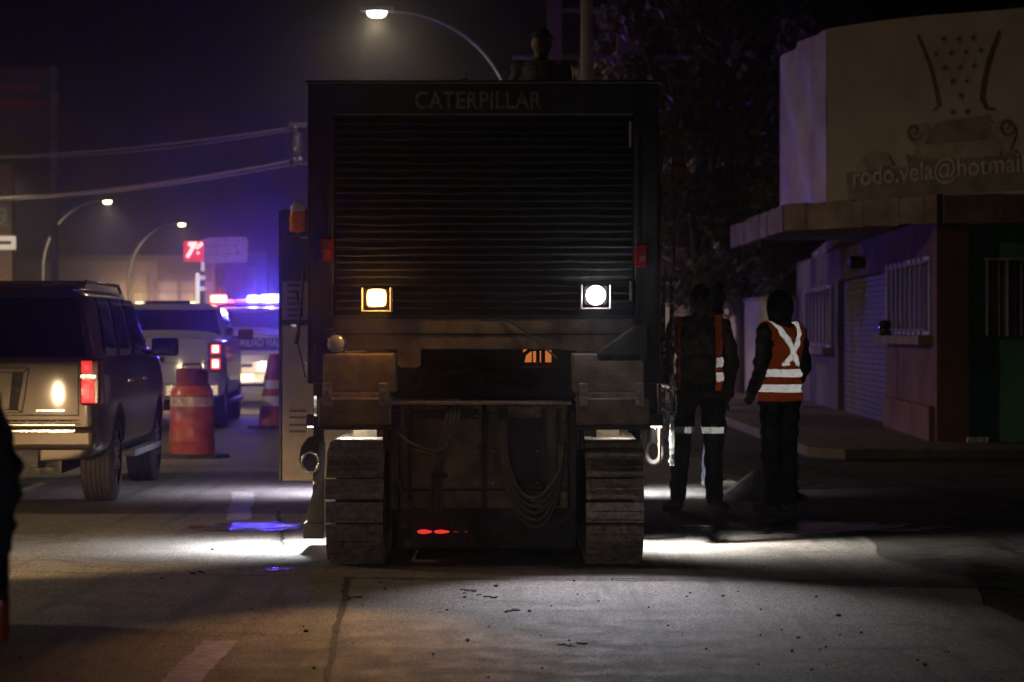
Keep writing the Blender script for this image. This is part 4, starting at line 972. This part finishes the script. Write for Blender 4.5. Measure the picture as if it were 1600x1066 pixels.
mb = MB()
for px in (1541, 1573, 1606, 1640): mb.box(qx(px-1.5), qx(px+1.5), Yq-.07, Yq-.03, qz(525), qz(406))
for px in (1552, 1560, 1585, 1595): mb.box(qx(px-.6), qx(px+.6), Yq-.045, Yq-.03, qz(524), qz(408))
mb.box(qx(1538), qx(1700), Yq-.08, Yq-.03, qz(407), qz(403)); mb.build('window_frame', mat('window_frame_paint', (.45, .42, .44)), w)
# roof slab
mb = MB(); mb.prism([(3.52, 37.8), (3.62, 31.5), (5.2, 29.2), (16, 29.0), (16, 50), (6.2, 50), (5.2, 38.2)], 2.92, 3.10, 'z'); mb.build('roof_slab', mat('roof_concrete', (.25, .2, .18), .9), shop)
mb = MB()
def fascia(p, q, z0, z1, th=.10):
    p, q = Vector(p), Vector(q); d = (q-p).normalized(); nn = Vector((d.y, -d.x)); n = int((q-p).length/.25)+2; rnd = random.Random(int(p.x*10))
    for i in range(n):
        a, b = p.lerp(q, i/n), p.lerp(q, (i+1)/n); o = th + rnd.uniform(-.006, .006); zz = z0 + rnd.uniform(-.012, .012); zu = z1 + rnd.uniform(-.012, .012)
        mb.prism([tuple(a), tuple(b), tuple(b+nn*o), tuple(a+nn*o)], zz, zu, 'z')
fascia((3.52, 37.8), (3.62, 31.5), 2.78, 3.12); fascia((3.62, 31.5), (5.2, 29.2), 2.78, 3.12); fascia((5.2, 29.2), (16, 29.0), 2.78, 3.12)
mb.build('fascia', M_FAS, shop)
MB().box(wall_pt(1350)[0]-.25, wall_pt(1350)[0]-.02, wall_pt(1350)[1]-.15, wall_pt(1350)[1]+.15, 2.45, 2.65).build('shutter_lamp', M_BLK, shop, bevel=.05)
mb = MB()
for k in range(7): mb.obox((qx(1513 + k*3), 29.3 + .05*(k % 3), PV+.03), (.12, .1, .06), Matrix.Rotation(k, 3, 'Z'))
tag(mb.build('litter_scrap', mat('pale_litter', (.5, .47, .42), .8)), 'small pile of pale litter at the foot of the green wall', 'litter')
MB_ = MB(); MB_.lathe([(.001, 0), (.09, 0), (.11, .12), (.09, .2), (.001, .22)], 14, (wall_pt(1400)[0]-.14, wall_pt(1400)[1], 1.36+.06)); 
tag(MB_.build('glass_jar', M_GLASS, smooth=40), 'small dark glass jar standing on the barred window sill', 'jar')

# rooftop billboard box with armchair print and e-mail address
rb = thing('roof_billboard', (4.36, 33.3, 3.15), 'faded rooftop billboard with a tufted armchair print and e-mail address', 'billboard')
P0 = Vector((4.36, 33.3)); P1 = Vector((6.56, 31.0)); dv = (P1-P0).normalized(); E = P0 + dv*7.0; Lf = Vector((4.13, 37.0))
ZB, ZT = 3.15, 5.64
M_BAN = mat('banner_vinyl', (.74, .60, .53), .6, 0, .12, .9, .1, 5, col2=(.58, .45, .39))
M_BSIDE = mat('side_banner', (.85, .70, .62), .6, 0, .15, 1.0, .25, 4, col2=(.55, .43, .40))
rot = math.atan2(dv.y, dv.x)
def bw(u, v): return (P0 + dv*u - Vector(rb.location.xy)).to_tuple() + (v - ZB,)
nrm = Vector((dv.y, -dv.x))           # outward (towards the road)
def onface(u, v, o): 
    p = P0 + dv*u + nrm*o - Vector((4.36, 33.3)); return (p.x, p.y, v - ZB)
mb = MB(); back = Vector((dv.y, -dv.x)) * -1.2
pl = [P0, E, E - nrm*4.5, Lf + Vector((2.5, 0)), Lf]
mb.prism([tuple(p - Vector((4.36, 33.3))) for p in pl], 0, ZT-ZB, 'z'); mb.build('billboard_box', mat('board_frame', (.25, .2, .18), .8), rb)
# main face, gently rippled
mb = MB(); NU, NV = 60, 24; vs = []; rnd = random.Random(5)
for j in range(NV+1):
    for i in range(NU+1):
        u, v = i/NU, j/NV; o = .035 + .007*math.sin(u*22 + v*3) * math.sin(v*9) + .005*math.sin(u*50+v*20)
        vs.append(onface(u*7.0, ZB + .02 + v*(ZT-ZB-.02 + .03*math.sin(u*9)), o))
mb.add(vs, [(j*(NU+1)+i, j*(NU+1)+i+1, (j+1)*(NU+1)+i+1, (j+1)*(NU+1)+i) for j in range(NV) for i in range(NU)])
fb = mb.build('front_banner', M_BAN, rb, smooth=80)
# side face with slanting folds
mb = MB(); vs = []; NU, NV = 30, 30; sd = (P0 - Lf); Ls = sd.length; sdn = sd.normalized(); sn = Vector((sdn.y, -sdn.x))
if sn.x > 0: sn = -sn
for j in range(NV+1):
    for i in range(NU+1):
        u, v = i/NU, j/NV
        fold = .16*abs(((u*1.0 + v*.75) * 2.2) % 1.0 - .5) + .12*abs(((u*1.1 - v*.8 + 2) * 1.6) % 1.0 - .5)
        p = Lf + sd*u + sn*(.03 + fold*1.0*math.sin(math.pi*min(1, max(0, u)))**.6) - Vector((4.36, 33.3)); vs.append((p.x, p.y, v*(ZT-ZB)))
mb.add(vs, [(j*(NU+1)+i, j*(NU+1)+i+1, (j+1)*(NU+1)+i+1, (j+1)*(NU+1)+i) for j in range(NV) for i in range(NU)])
mb.build('side_banner', M_BSIDE, rb, smooth=50)
# armchair print on the banner face: coordinates from picture pixels -> (u, v)
def uv(px, py):
    k = (px-800)/F          # X = kY on the line P0 + dv*u
    u = (k*P0.y - P0.x)/(dv.x - k*dv.y); Y = P0.y + dv.y*u
    return u, CAM_H - (py-521)/F*Y
M_PRT = mat('print_dark', (.12, .085, .07), .6, 0, .3, 12); M_PR2 = mat('print_mid', (.46, .37, .31), .6, 0, .2, 6); M_PR3 = mat('print_shade', (.32, .25, .21), .6, 0, .3, 5)
def pline(pts, w, o=.062):
    P = [uv(*p) for p in pts]; mb = MB(); vs = []
    for i, (u, v) in enumerate(P):
        a, b = P[max(i-1, 0)], P[min(i+1, len(P)-1)]; d = Vector((b[0]-a[0], b[1]-a[1])).normalized(); q = (-d.y, d.x)
        ww = w * (.4 + .6*math.sin(math.pi*(i+.5)/len(P)))
        vs += [onface(u+q[0]*ww, v+q[1]*ww, o), onface(u-q[0]*ww, v-q[1]*ww, o)]
    mb.add(vs, [(2*i, 2*i+1, 2*i+3, 2*i+2) for i in range(len(P)-1)]); return mb
def pfill(pts, m, o, nm='chair_print'):
    mb = MB(); mb.add([onface(*uv(*p), o) for p in pts], [tuple(range(len(pts)))]); return mb.build(nm, m, fb)
pfill([(1422, 215), (1432, 196), (1448, 192), (1462, 205), (1470, 190), (1545, 180), (1556, 194), (1570, 186), (1585, 190), (1592, 210), (1584, 232), (1580, 245), (1450, 252), (1430, 246), (1436, 232)], M_PR2, .056)
pfill([(1455, 205), (1470, 192), (1540, 184), (1552, 200), (1550, 218), (1450, 226)], M_PR3, .059)
pfill([(1454, 226), (1550, 218), (1566, 226), (1568, 244), (1446, 250), (1444, 234)], mat('print_seat', (.54, .44, .37), .6), .062)
pfill([(1418, 240), (1445, 250), (1570, 244), (1590, 232), (1596, 250), (1500, 258), (1424, 262)], M_PR3, .058)
pline([(1437, 55), (1446, 76), (1455, 98), (1463, 125), (1468, 150), (1470, 165), (1462, 174)], .020).build('chair_print', M_PRT, fb)
pline([(1566, 48), (1556, 72), (1548, 98), (1541, 130), (1538, 155), (1545, 170), (1558, 172)], .032).build('chair_print', M_PRT, fb)
def star(px, py, s):
    mb2 = [];
    for k in range(8):
        t = k*math.pi/4; r = s if k % 2 == 0 else s*.38; mb2.append((px + r*math.cos(t), py + r*1.25*math.sin(t)))
    MB().add([onface(*uv(*p), .063) for p in mb2], [tuple(range(8))]).build('tufting_print', M_PRT, fb)
for px, py in ((1479, 62), (1502, 62), (1525, 60), (1467, 85), (1491, 84), (1514, 82), (1537, 79), (1480, 107), (1503, 106), (1526, 104), (1492, 128), (1515, 127), (1505, 150)): star(px, py, 5)
for px, py in ((1493, 176), (1516, 175)): star(px, py, 5.5)
for cxp, cyp in ((1433, 206), (1578, 198)):
    pts = [(cxp + (16 - k*.7)*math.cos(k*.45)*.8, cyp + (16 - k*.7)*math.sin(k*.45)) for k in range(20)]; pline(pts, .018, .064).build('scroll_print', M_PRT, fb)
pfill([(1340, 258), (1366, 235), (1390, 240), (1400, 258), (1385, 264), (1350, 268)], mat('smudge_print', (.45, .36, .31), .6, 0, .3, 4), .055, 'smudge')
pfill([(1326, 270), (1410, 262), (1500, 256), (1600, 247), (1640, 244), (1640, 292), (1500, 304), (1400, 312), (1330, 316)], mat('lower_band_print', (.36, .28, .24), .6, 0, .3, 4), .0545, 'address_band')
uA, vA = uv(1338, 291); uB, vB = uv(1600, 268)
ang = math.atan2(vB-vA, uB-uA)
o = text('rodo.vela@hotmail.com', .33, mat('address_print', (.78, .69, .63), .6, 0, .25, 10), None, Matrix.Identity(4), 'address_lettering', ext=.0005, bold=.003)
w_ = max(v.co.x for v in o.data.vertices) - min(v.co.x for v in o.data.vertices)
full = (uB-uA) * 21/16.35; k = full / w_
c = onface(uA + full/2, vA + math.tan(ang)*full/2, .0665)
o.matrix_local = Matrix.Translation(c) @ Matrix.Rotation(rot, 4, 'Z') @ Matrix.Rotation(R(90), 4, 'X') @ Matrix.Rotation(ang, 4, 'Z') @ Matrix.Diagonal((k, k*1.0, 1, 1)); o.parent = fb

# garden wall beyond the workers with foliage hanging over
gw = thing('boundary_wall', (0, 0, 0), 'pale rendered wall catching purple light behind the two workers', 'wall')
mb = MB(); mb.prism([(3.2, 66), (5.55, 49.6), (5.85, 49.6), (3.5, 66)], .0, 2.15, 'z'); mb.build('render', mat('wall_render', (.46, .38, .38), .85, 0, .2, 1.2, .3, 20), gw)
mb = MB(); mb.prism([(3.17, 66), (5.52, 49.6), (5.88, 49.6), (3.53, 66)], 2.15, 2.22, 'z'); mb.build('coping', M_CONC, gw)

# ================================================================ TREES
M_LEAF = mat('leaf_green', (.24, .19, .08), .6, 0, .5, 1.5, col2=(.09, .08, .035)); M_BARK = mat('bark', (.12, .085, .06), .9, 0, .3, 5, .6)
def tree(x, y, h, rx, rz, label, seed, n=5200, zc=None, leaf=.17):
    t = thing('tree', (x, y, 0), label, 'tree', group='dark trees beside the shop'); rnd = random.Random(seed); zc = zc or h*.62
    mb = MB(); mb.ring([(0, 0, 0), (.06, .02, h*.2), (-.04, .03, h*.42), (.05, 0, h*.6)], [.20, .16, .12, .06], 10)
    limbs = []
    for k in range(9):
        a = rnd.uniform(0, 6.28); e = Vector((rx*.75*math.cos(a), rx*.75*math.sin(a), zc + rnd.uniform(-.6, .8)*rz)); s = Vector((0, 0, h*rnd.uniform(.22, .5)))
        mb.ring([s, s.lerp(e, .5) + Vector((0, 0, .25)), e], [.08, .045, .015], 7)
    mb.build('trunk', M_BARK, t, smooth=50)
    cl = []
    for k in range(42):
        while True:
            p = Vector((rnd.uniform(-1, 1), rnd.uniform(-1, 1), rnd.uniform(-1, 1)))
            if .25 < p.length < 1: break
        cl.append((Vector((p.x*rx, p.y*rx, zc + p.z*rz)), rnd.uniform(.35, .8)*min(rx, rz)*.45))
    V = []; Fc = []
    for i in range(n):
        c, r_ = rnd.choice(cl); d = Vector((rnd.gauss(0, 1), rnd.gauss(0, 1), rnd.gauss(0, .8))).normalized() * r_ * rnd.random()**.4
        p = c + d; s = leaf*rnd.uniform(.6, 1.4)
        nrm_ = Vector((rnd.gauss(0, 1), rnd.gauss(0, 1), rnd.gauss(.5, 1))).normalized(); a = nrm_.orthogonal().normalized(); a.rotate(Matrix.Rotation(rnd.uniform(0, 6.28), 3, nrm_)); b = nrm_.cross(a)
        k = len(V); V += [p - a*s, p + b*s*.45, p + a*s, p - b*s*.45]; Fc.append((k, k+1, k+2, k+3))
    mb = MB(); mb.v = [tuple(v) for v in V]; mb.f = Fc; mb.build('crown', M_LEAF, t, recalc=False)
tree(3.3, 42, 8.2, 1.7, 3.0, 'dark leafy tree standing between the machine and the billboard', 1, 24000, 4.9, .09)
tree(5.0, 53, 7.6, 2.4, 2.6, 'dark tree hanging over the pale wall behind the workers', 2, 18000, 4.6, .10)
tree(5.9, 60, 11, 3.2, 3.5, 'tall black tree behind the rooftop billboard', 3, 12000, 7.5, .14)
tree(2.9, 58, 10, 2.0, 3.6, 'tall dark tree behind the billboard frame', 4, 12000, 6.0, .12)

# ================================================================ PEOPLE
M_SKIN = mat('skin', (.22, .13, .09), .55, 0, .1, 20)
def person(loc, rz, label, scale=1.0, pose=None, top_m=None, leg_m=None, boot_m=None, hat=None, vest=None, knee_band=False, group=None, slim=1.0, legs=None):
    t = thing('person', loc, label, 'person', rz, group)
    pose = pose or {}
    J = dict(pel=(0, 0, .95), spine=(0, .01, 1.12), chest=(0, .015, 1.30), neck=(0, .02, 1.47), head=(0, -.005, 1.625),
             shL=(.175, .02, 1.42), elL=(.235, .03, 1.14), wrL=(.235, -.04, .90), shR=(-.175, .02, 1.42), elR=(-.235, .03, 1.14), wrR=(-.235, -.04, .90),
             hipL=(.095, 0, .92), knL=(.10, -.015, .50), anL=(.105, .02, .09), hipR=(-.095, 0, .92), knR=(-.10, -.015, .50), anR=(-.105, .02, .09), toeL=(.02, -.17, 0), toeR=(-.02, -.17, 0))
    J.update(pose); J = {k: Vector(v) for k, v in J.items()}
    caps = []   # (tag, p0, p1, r0, r1)
    def c(tg, a, b, r0, r1): caps.append((tg, Vector(a), Vector(b), r0, r1))
    ell = []
    def e(tg, ctr, r): ell.append((tg, Vector(ctr), Vector(r)))
    e('legs', J['pel'] + Vector((0, .01, 0)), (.168*slim, .125, .13)); e('top', J['spine'], (.165*slim, .125, .18)); e('top', J['chest'], (.185*slim, .128, .19)); e('top', J['chest'] + Vector((0, .01, .10)), (.17*slim, .10, .09))
    e('top', (J['pel'] + J['spine'])/2 + Vector((0, 0, .0)), (.172*slim, .13, .10))
    c('skin', J['neck'] - Vector((0, 0, .03)), J['head'] - Vector((0, -.01, .06)), .058, .052)
    c('top', J['neck'] - Vector((0, 0, .05)), J['neck'] - Vector((0, 0, .01)), .085, .068)
    for s in 'LR':
        sg = 1 if s == 'L' else -1
        c('top', J['neck'] + Vector((sg*.04, 0, -.06)), J['sh'+s], .065, .072)
        c('arm', J['sh'+s], J['el'+s], .068, .056); c('arm', J['el'+s], J['wr'+s], .055, .042)
        d = (J['wr'+s] - J['el'+s]).normalized(); h = J['wr'+s]
        fwd = Vector((0, -1, 0)); side = d.cross(fwd); side = side.normalized() if side.length > .1 else Vector((1, 0, 0)); fwd = side.cross(d).normalized()
        palm = h + d*.055; c('skin', h, palm, .028, .033); c('skin', h + fwd*.018, palm + d*.02 + fwd*.026, .020, .017); c('skin', h - fwd*.018, palm + d*.02 - fwd*.026, .020, .016)
        curl = side * (-sg*.012)
        for q, ln in ((-.033, .055), (-.011, .068), (.011, .072), (.033, .064)):
            b0 = palm + d*.022 + fwd*q; b1 = b0 + d*ln*.55 + curl*.8; b2 = b1 + d*ln*.45 + curl*1.8
            c('skin', b0, b1, .0105, .0100); c('skin', b1, b2, .0100, .0085)
        t0 = h + d*.025 + fwd*.03; t1 = t0 + d*.03 + fwd*.024; c('skin', t0, t1, .014, .012); c('skin', t1, t1 + d*.032 + curl*.5, .012, .010)
        c('legs', J['hip'+s], J['kn'+s], .098*slim, .074); c('legs', J['kn'+s], J['an'+s] + Vector((0, 0, .02)), .074, .066)
        an = J['an'+s]; tv = J['toe'+s]
        c('boot', an + Vector((0, .01, .05)), an - Vector((0, -.01, .03)), .052, .05); c('boot', an + Vector((0, .025, -.045)), an + tv*.55 - Vector((0, 0, .04)), .045, .045); c('boot', an + tv*.55 - Vector((0, 0, .045)), an + tv - Vector((0, 0, .048)), .045, .040)
    H = J['head']
    e('skin', H, (.074, .092, .108)); e('skin', H + Vector((0, -.03, -.07)), (.052, .05, .045)); c('skin', H + Vector((0, -.088, .012)), H + Vector((0, -.108, -.026)), .010, .015)
    for sg in (-1, 1):
        e('skin', H + Vector((sg*.075, .005, -.01)), (.010, .022, .032)); e('eye', H + Vector((sg*.031, -.083, .008)), (.014, .010, .008)); c('skin', H + Vector((sg*.015, -.087, .028)), H + Vector((sg*.048, -.074, .026)), .009, .008)
    e('mouth', H + Vector((0, -.082, -.055)), (.024, .010, .008))
    mb = MB()
    for tg, p0, p1, r0, r1 in caps:
        d = (p1-p0).normalized() if (p1-p0).length > 1e-5 else Vector((0, 0, 1)); pts = []; rr = []
        for k in range(5): a = R(90*(1-k/4)); pts.append(p0 - d*r0*math.sin(a)); rr.append(max(.001, r0*math.cos(a)))
        for k in range(5): a = R(90*k/4); pts.append(p1 + d*r1*math.sin(a)); rr.append(max(.001, r1*math.cos(a)))
        mb.ring(pts, rr, 14)
    for tg, ctr, r_ in ell:
        mb.lathe([(max(.002, math.sin(R(180*k/12))), -math.cos(R(180*k/12))) for k in range(13)], 20)
        n_ = 13*20
        for i in range(len(mb.v)-n_, len(mb.v)): v = mb.v[i]; mb.v[i] = (ctr.x + v[0]*r_.x, ctr.y + v[1]*r_.y, ctr.z + v[2]*r_.z)
        k0 = len(mb.v)-n_; mb.f.append(tuple(range(k0, k0+20))[::-1]); mb.f.append(tuple(range(len(mb.v)-20, len(mb.v))))
    me = mb.mesh('tmp'); o = bpy.data.objects.new('tmp', me); COL.objects.link(o)
    rm = o.modifiers.new('r', 'REMESH'); rm.mode = 'VOXEL'; rm.voxel_size = .0095
    sm = o.modifiers.new('s', 'SMOOTH'); sm.factor = .5; sm.iterations = 4
    me = evaluated(o); bpy.data.objects.remove(o)
    co = np.empty(len(me.vertices)*3); me.vertices.foreach_get('co', co); co = co.reshape(-1, 3)
    nv = np.empty(len(me.vertices)*3); me.vertices.foreach_get('normal', nv); nv = nv.reshape(-1, 3)
    fc = np.array([p.center for p in me.polygons]); fn = np.array([p.normal for p in me.polygons])
    best = np.full(len(fc), 1e9); lab = np.zeros(len(fc), int); tags = ['top', 'arm', 'legs', 'skin', 'boot', 'eye', 'mouth']
    for tg, p0, p1, r0, r1 in caps:
        a = np.array(p0); d = np.array(p1-p0); L2 = max(1e-9, d @ d); tt_ = np.clip(((fc-a) @ d)/L2, 0, 1); dist = np.linalg.norm(fc - a - tt_[:, None]*d, axis=1) - (r0 + (r1-r0)*tt_)
        m_ = dist < best; best[m_] = dist[m_]; lab[m_] = tags.index(tg)
    for tg, ctr, r_ in ell:
        q = (fc - np.array(ctr))/np.array(r_); dist = (np.linalg.norm(q, axis=1)-1)*min(r_)
        m_ = dist < best; best[m_] = dist[m_]; lab[m_] = tags.index(tg)
    # wrinkles in the cloth
    rn = np.random.RandomState(int(abs(loc[0])*97) % 1000)
    w = sum(np.sin(co @ rn.normal(0, 38, 3) + rn.uniform(0, 6)) for _ in range(5)) * .0011 + sum(np.sin(co @ (rn.normal(0, 1, 3)*np.array((12, 12, 60))) + rn.uniform(0, 6)) for _ in range(3)) * .0016
    w *= 2.0; clothv = np.zeros(len(co))
    for p, l_ in zip(me.polygons, lab):
        if l_ < 3: clothv[list(p.vertices)] = 1
    co2 = co + nv * (w*clothv)[:, None]; me.vertices.foreach_set('co', co2.ravel())
    me.materials.clear()
    for m_ in (top_m, leg_m, M_SKIN, boot_m, mat('eye_dark', (.02, .015, .012), .2), mat('lip', (.17, .08, .07), .5)): me.materials.append(m_)
    me.polygons.foreach_set('material_index', np.array([0, 0, 1, 2, 3, 4, 5])[lab]); me.shade_smooth(); me.update()
    body = bpy.data.objects.new('body', me); COL.objects.link(body); body.parent = t
    polys = [tuple(p.vertices) for p in me.polygons]
    def shell(nm, mask, m, off, th):
        ids = np.nonzero(mask)[0]
        if len(ids) == 0: return None
        vm = {}; vs = []; fs = []
        for i in ids:
            f = []
            for v in polys[i]:
                if v not in vm: vm[v] = len(vs); vs.append(tuple(co2[v] + nv[v]*off))
                f.append(vm[v])
            fs.append(tuple(f))
        me_ = bpy.data.meshes.new(nm); me_.from_pydata(vs, [], fs); me_.materials.append(m); me_.shade_smooth(); me_.update()
        o_ = bpy.data.objects.new(nm, me_); COL.objects.link(o_); o_.parent = t
        s_ = o_.modifiers.new('thick', 'SOLIDIFY'); s_.thickness = th; s_.offset = -1
        return o_
    x, y, z = fc.T; trunk = (lab == 0) | ((lab == 1) & (z > 1.36)); front = y < .0
    if vest:
        lo = vest.get('lo', .90); vm_ = (trunk | (lab == 2)) & (z > lo) & (z < 1.50) & (np.abs(x) < .205) & ~((z > 1.2) & (np.abs(x) > .175))
        nk = np.hypot(x, y-.02) < .085; vm_ &= ~((z > 1.43) & nk)
        if vest.get('open'): vm_ &= ~(front & (np.abs(x) < vest['open']))
        else: vm_ &= ~(front & (z > 1.28) & (np.abs(x) < (z-1.28)*.6))
        v_ = shell('safety_vest', vm_, vest['m'], .017, .008)
        tp = np.zeros(len(fc), bool)
        for a, b in vest.get('bands', ()): tp |= vm_ & (z > a) & (z < b)
        if vest.get('cross'):
            kx = (z - 1.275)*.57; hwid = .025
            tp |= vm_ & (~front) & (z > 1.16) & ((np.abs(x - kx) < hwid) | (np.abs(x + kx) < hwid))
        for (xa, xb, za, zb_) in vest.get('patches', ()): tp |= vm_ & front & (x > xa) & (x < xb) & (z > za) & (z < zb_)
        o_ = shell('reflective_tape', tp, RETRO, .022, .004)
    if knee_band:
        o_ = shell('reflective_tape', (lab == 2) & (z > .60) & (z < .648) & (np.abs(x) > -.01), RETRO, .008, .003)
    shell('jacket_hem', (trunk | (lab == 2)) & (z > .865) & (z < .915), top_m, .012, .008)
    for s_ in 'LR':
        shell('cuff', (lab == 1) & (np.linalg.norm(fc - np.array(J['wr'+s_]), axis=1) < .075), top_m, .009, .006)
    shell('collar', (lab != 2) & (z > 1.445) & (z < 1.50) & (np.hypot(x, y - .02) < .115), top_m, .014, .008)
    hd = (fc - np.array(H)); up_ = hd[:, 2]
    headm = np.linalg.norm(hd / np.array((.09, .12, .13)), axis=1) < 1.15
    if hat == 'cap':
        shell('cap', headm & (up_ > .035), mat('dark_cap', (.035, .033, .038), .8), .014, .008)
        br = MB(); vs = []
        for k in range(9):
            a = R(-70 + 140*k/8); vs += [tuple(H + Vector((.075*math.sin(a), -.085*math.cos(a), .042))), tuple(H + Vector((.082*math.sin(a), -.085*math.cos(a) - .075*max(0, math.cos(a)), .030)))]
        br.add(vs, [(2*k, 2*k+1, 2*k+3, 2*k+2) for k in range(8)]); b_ = br.build('cap_peak', mat('dark_cap', (.035, .033, .038), .8), t); s_ = b_.modifiers.new('t', 'SOLIDIFY'); s_.thickness = .006
    elif hat == 'hood':
        shell('hood', ((headm) & ((y - H.y > -.045) | (up_ > .07))) | ((lab == 3) & (y > .0) & (z > 1.44) & (z < 1.6) & (np.abs(x) < .1)), mat('dark_hood', (.022, .021, .024), .9, 0, .2, 8, .3), .030, .02)
    elif hat == 'hair':
        shell('hair', headm & ((up_ > .06) | ((y - H.y > .0) & (up_ > -.07))), mat('black_hair', (.015, .012, .011), .5, 0, .3, 30, .6, 60), .016, .01)
    t.scale = (scale,)*3
    return t
M_JKT = mat('dark_jacket', (.07, .068, .075), .8, 0, .25, 9, .3); M_JGR = mat('grey_jacket', (.14, .12, .10), .8, 0, .25, 9, .3); M_JEAN = mat('dark_jeans', (.055, .06, .08), .85, 0, .3, 9, .3)
M_BOOT = mat('dusty_boot', (.14, .11, .08), .8, 0, .3, 14); M_VEST = mat('orange_vest', (.80, .12, .02), .7, 0, .15, 8, .2)
_n = M_VEST.node_tree.nodes; _l = M_VEST.node_tree.links          # hi-vis cloth with a little bead return
_g = _n.new('ShaderNodeBsdfGlossy'); _g.inputs['Color'].default_value = (.95, .16, .03, 1); _g.inputs['Roughness'].default_value = .30
_e = _n.new('ShaderNodeNewGeometry'); _l.new(_e.outputs['Incoming'], _g.inputs['Normal']); _m = _n.new('ShaderNodeMixShader'); _m.inputs[0].default_value = .22
_l.new(_n['Principled BSDF'].outputs[0], _m.inputs[1]); _l.new(_g.outputs[0], _m.inputs[2]); _l.new(_m.outputs[0], _n['Material Output'].inputs['Surface'])
M_MAR2 = mat('maroon_jacket', (.08, .035, .035), .8, 0, .2, 9)
xp = (1092-800)/F*19.6
person((xp, 19.6, .004), R(-8), 'worker in open orange vest and grey jacket facing the camera beside the ladder', 1.06,
       dict(head=(.015, -.01, 1.62), elL=(.262, .04, 1.16), wrL=(.225, -.07, .92), elR=(-.26, .06, 1.16), wrR=(-.20, -.10, .97), hipL=(.10, 0, .92), knL=(.115, -.03, .50), anL=(.12, -.01, .09), toeL=(.09, -.15, 0), hipR=(-.09, 0, .92), knR=(-.13, -.04, .50), anR=(-.165, .03, .09), toeR=(-.07, -.155, 0)), M_JGR, M_JEAN, M_BOOT, 'cap',
       vest=dict(m=M_VEST, open=.125, lo=.93, patches=((-.21, -.10, 1.19, 1.25), (-.21, -.10, 1.05, 1.11), (.10, .21, 1.11, 1.17), (.10, .21, 1.00, 1.06))), knee_band=True)
xp = (1219-800)/F*19.4
person((xp, 19.4, .004), R(180+36), 'worker seen from behind in orange vest with reflective cross, hood up', 1.02,
       dict(elL=(.235, .04, 1.16), wrL=(.17, -.12, .98), elR=(-.25, .02, 1.16), wrR=(-.20, -.09, .96), anL=(.085, .02, .09), anR=(-.085, .02, .09), toeL=(.05, -.16, 0), toeR=(-.05, -.16, 0), knL=(.088, -.01, .5), knR=(-.088, -.01, .5)),
       M_JKT, M_JEAN, M_BOOT, 'hood', vest=dict(m=M_VEST, lo=.89, bands=((1.075, 1.135), (.955, 1.02)), cross=True), slim=.95)
xp = (1115-800)/F*22.4
person((xp, 22.4, .004), R(95), 'person in dark maroon hooded jacket behind the worker facing the camera', 1.10, dict(elL=(.22, .05, 1.15), wrL=(.15, -.06, .98), elR=(-.22, .05, 1.15), wrR=(-.15, -.06, .98)), M_MAR2, M_JEAN, M_BOOT, 'hood')
# operator standing on the machine's platform, only the head above the bonnet
person(((846-800)/F*18.6, 18.6, 2.06), R(160), 'operator in dark cap on the machine, only the head showing above it', 1.0, {}, M_JKT, M_JEAN, M_BOOT, 'cap')
# traffic officer beside the camera, only an elbow and a red wand in frame
off = person((-1.53, 6.0, .004), R(-25), 'person in black jacket at the left edge holding a red wand', 1.0,
       dict(elL=(.27, .06, 1.10), wrL=(.275, .02, .93), elR=(-.26, .03, 1.12), wrR=(-.24, -.04, .88)), M_JKT, M_JEAN, M_BOOT, 'cap')
wd_ = thing('signal_wand', (-1.258, 5.96, .69), 'dim red signal wand hanging from the hand at the left edge', 'wand')

MB().lathe([(.001, 0), (.016, .004), (.020, .03), (.020, .11), (.017, .13)], 18).build('wand_tube', mat('wand_red', (.55, .07, .03), .35, 0, .15, 20, coat=.3), wd_, smooth=50)
MB().lathe([(.017, .13), (.019, .14), (.019, .24), (.001, .25)], 18).build('grip', M_BLK, wd_, smooth=50)

# ================================================================ HAZE
hz = MB(); hz.box(-150, 150, -28, 300, -1.0, 16)
h = hz.build('haze', None)
hm = bpy.data.materials.new('night_haze'); hm.use_nodes = True
n = hm.node_tree.nodes; n.remove(n['Principled BSDF'])
pv = n.new('ShaderNodeVolumePrincipled'); pv.inputs['Color'].default_value = (.9, .9, .92, 1); pv.inputs['Density'].default_value = HAZE
pv.inputs['Anisotropy'].default_value = .945
hm.node_tree.links.new(pv.outputs[0], n['Material Output'].inputs['Volume'])
h.data.materials.append(hm); tag(h, kind='stuff')
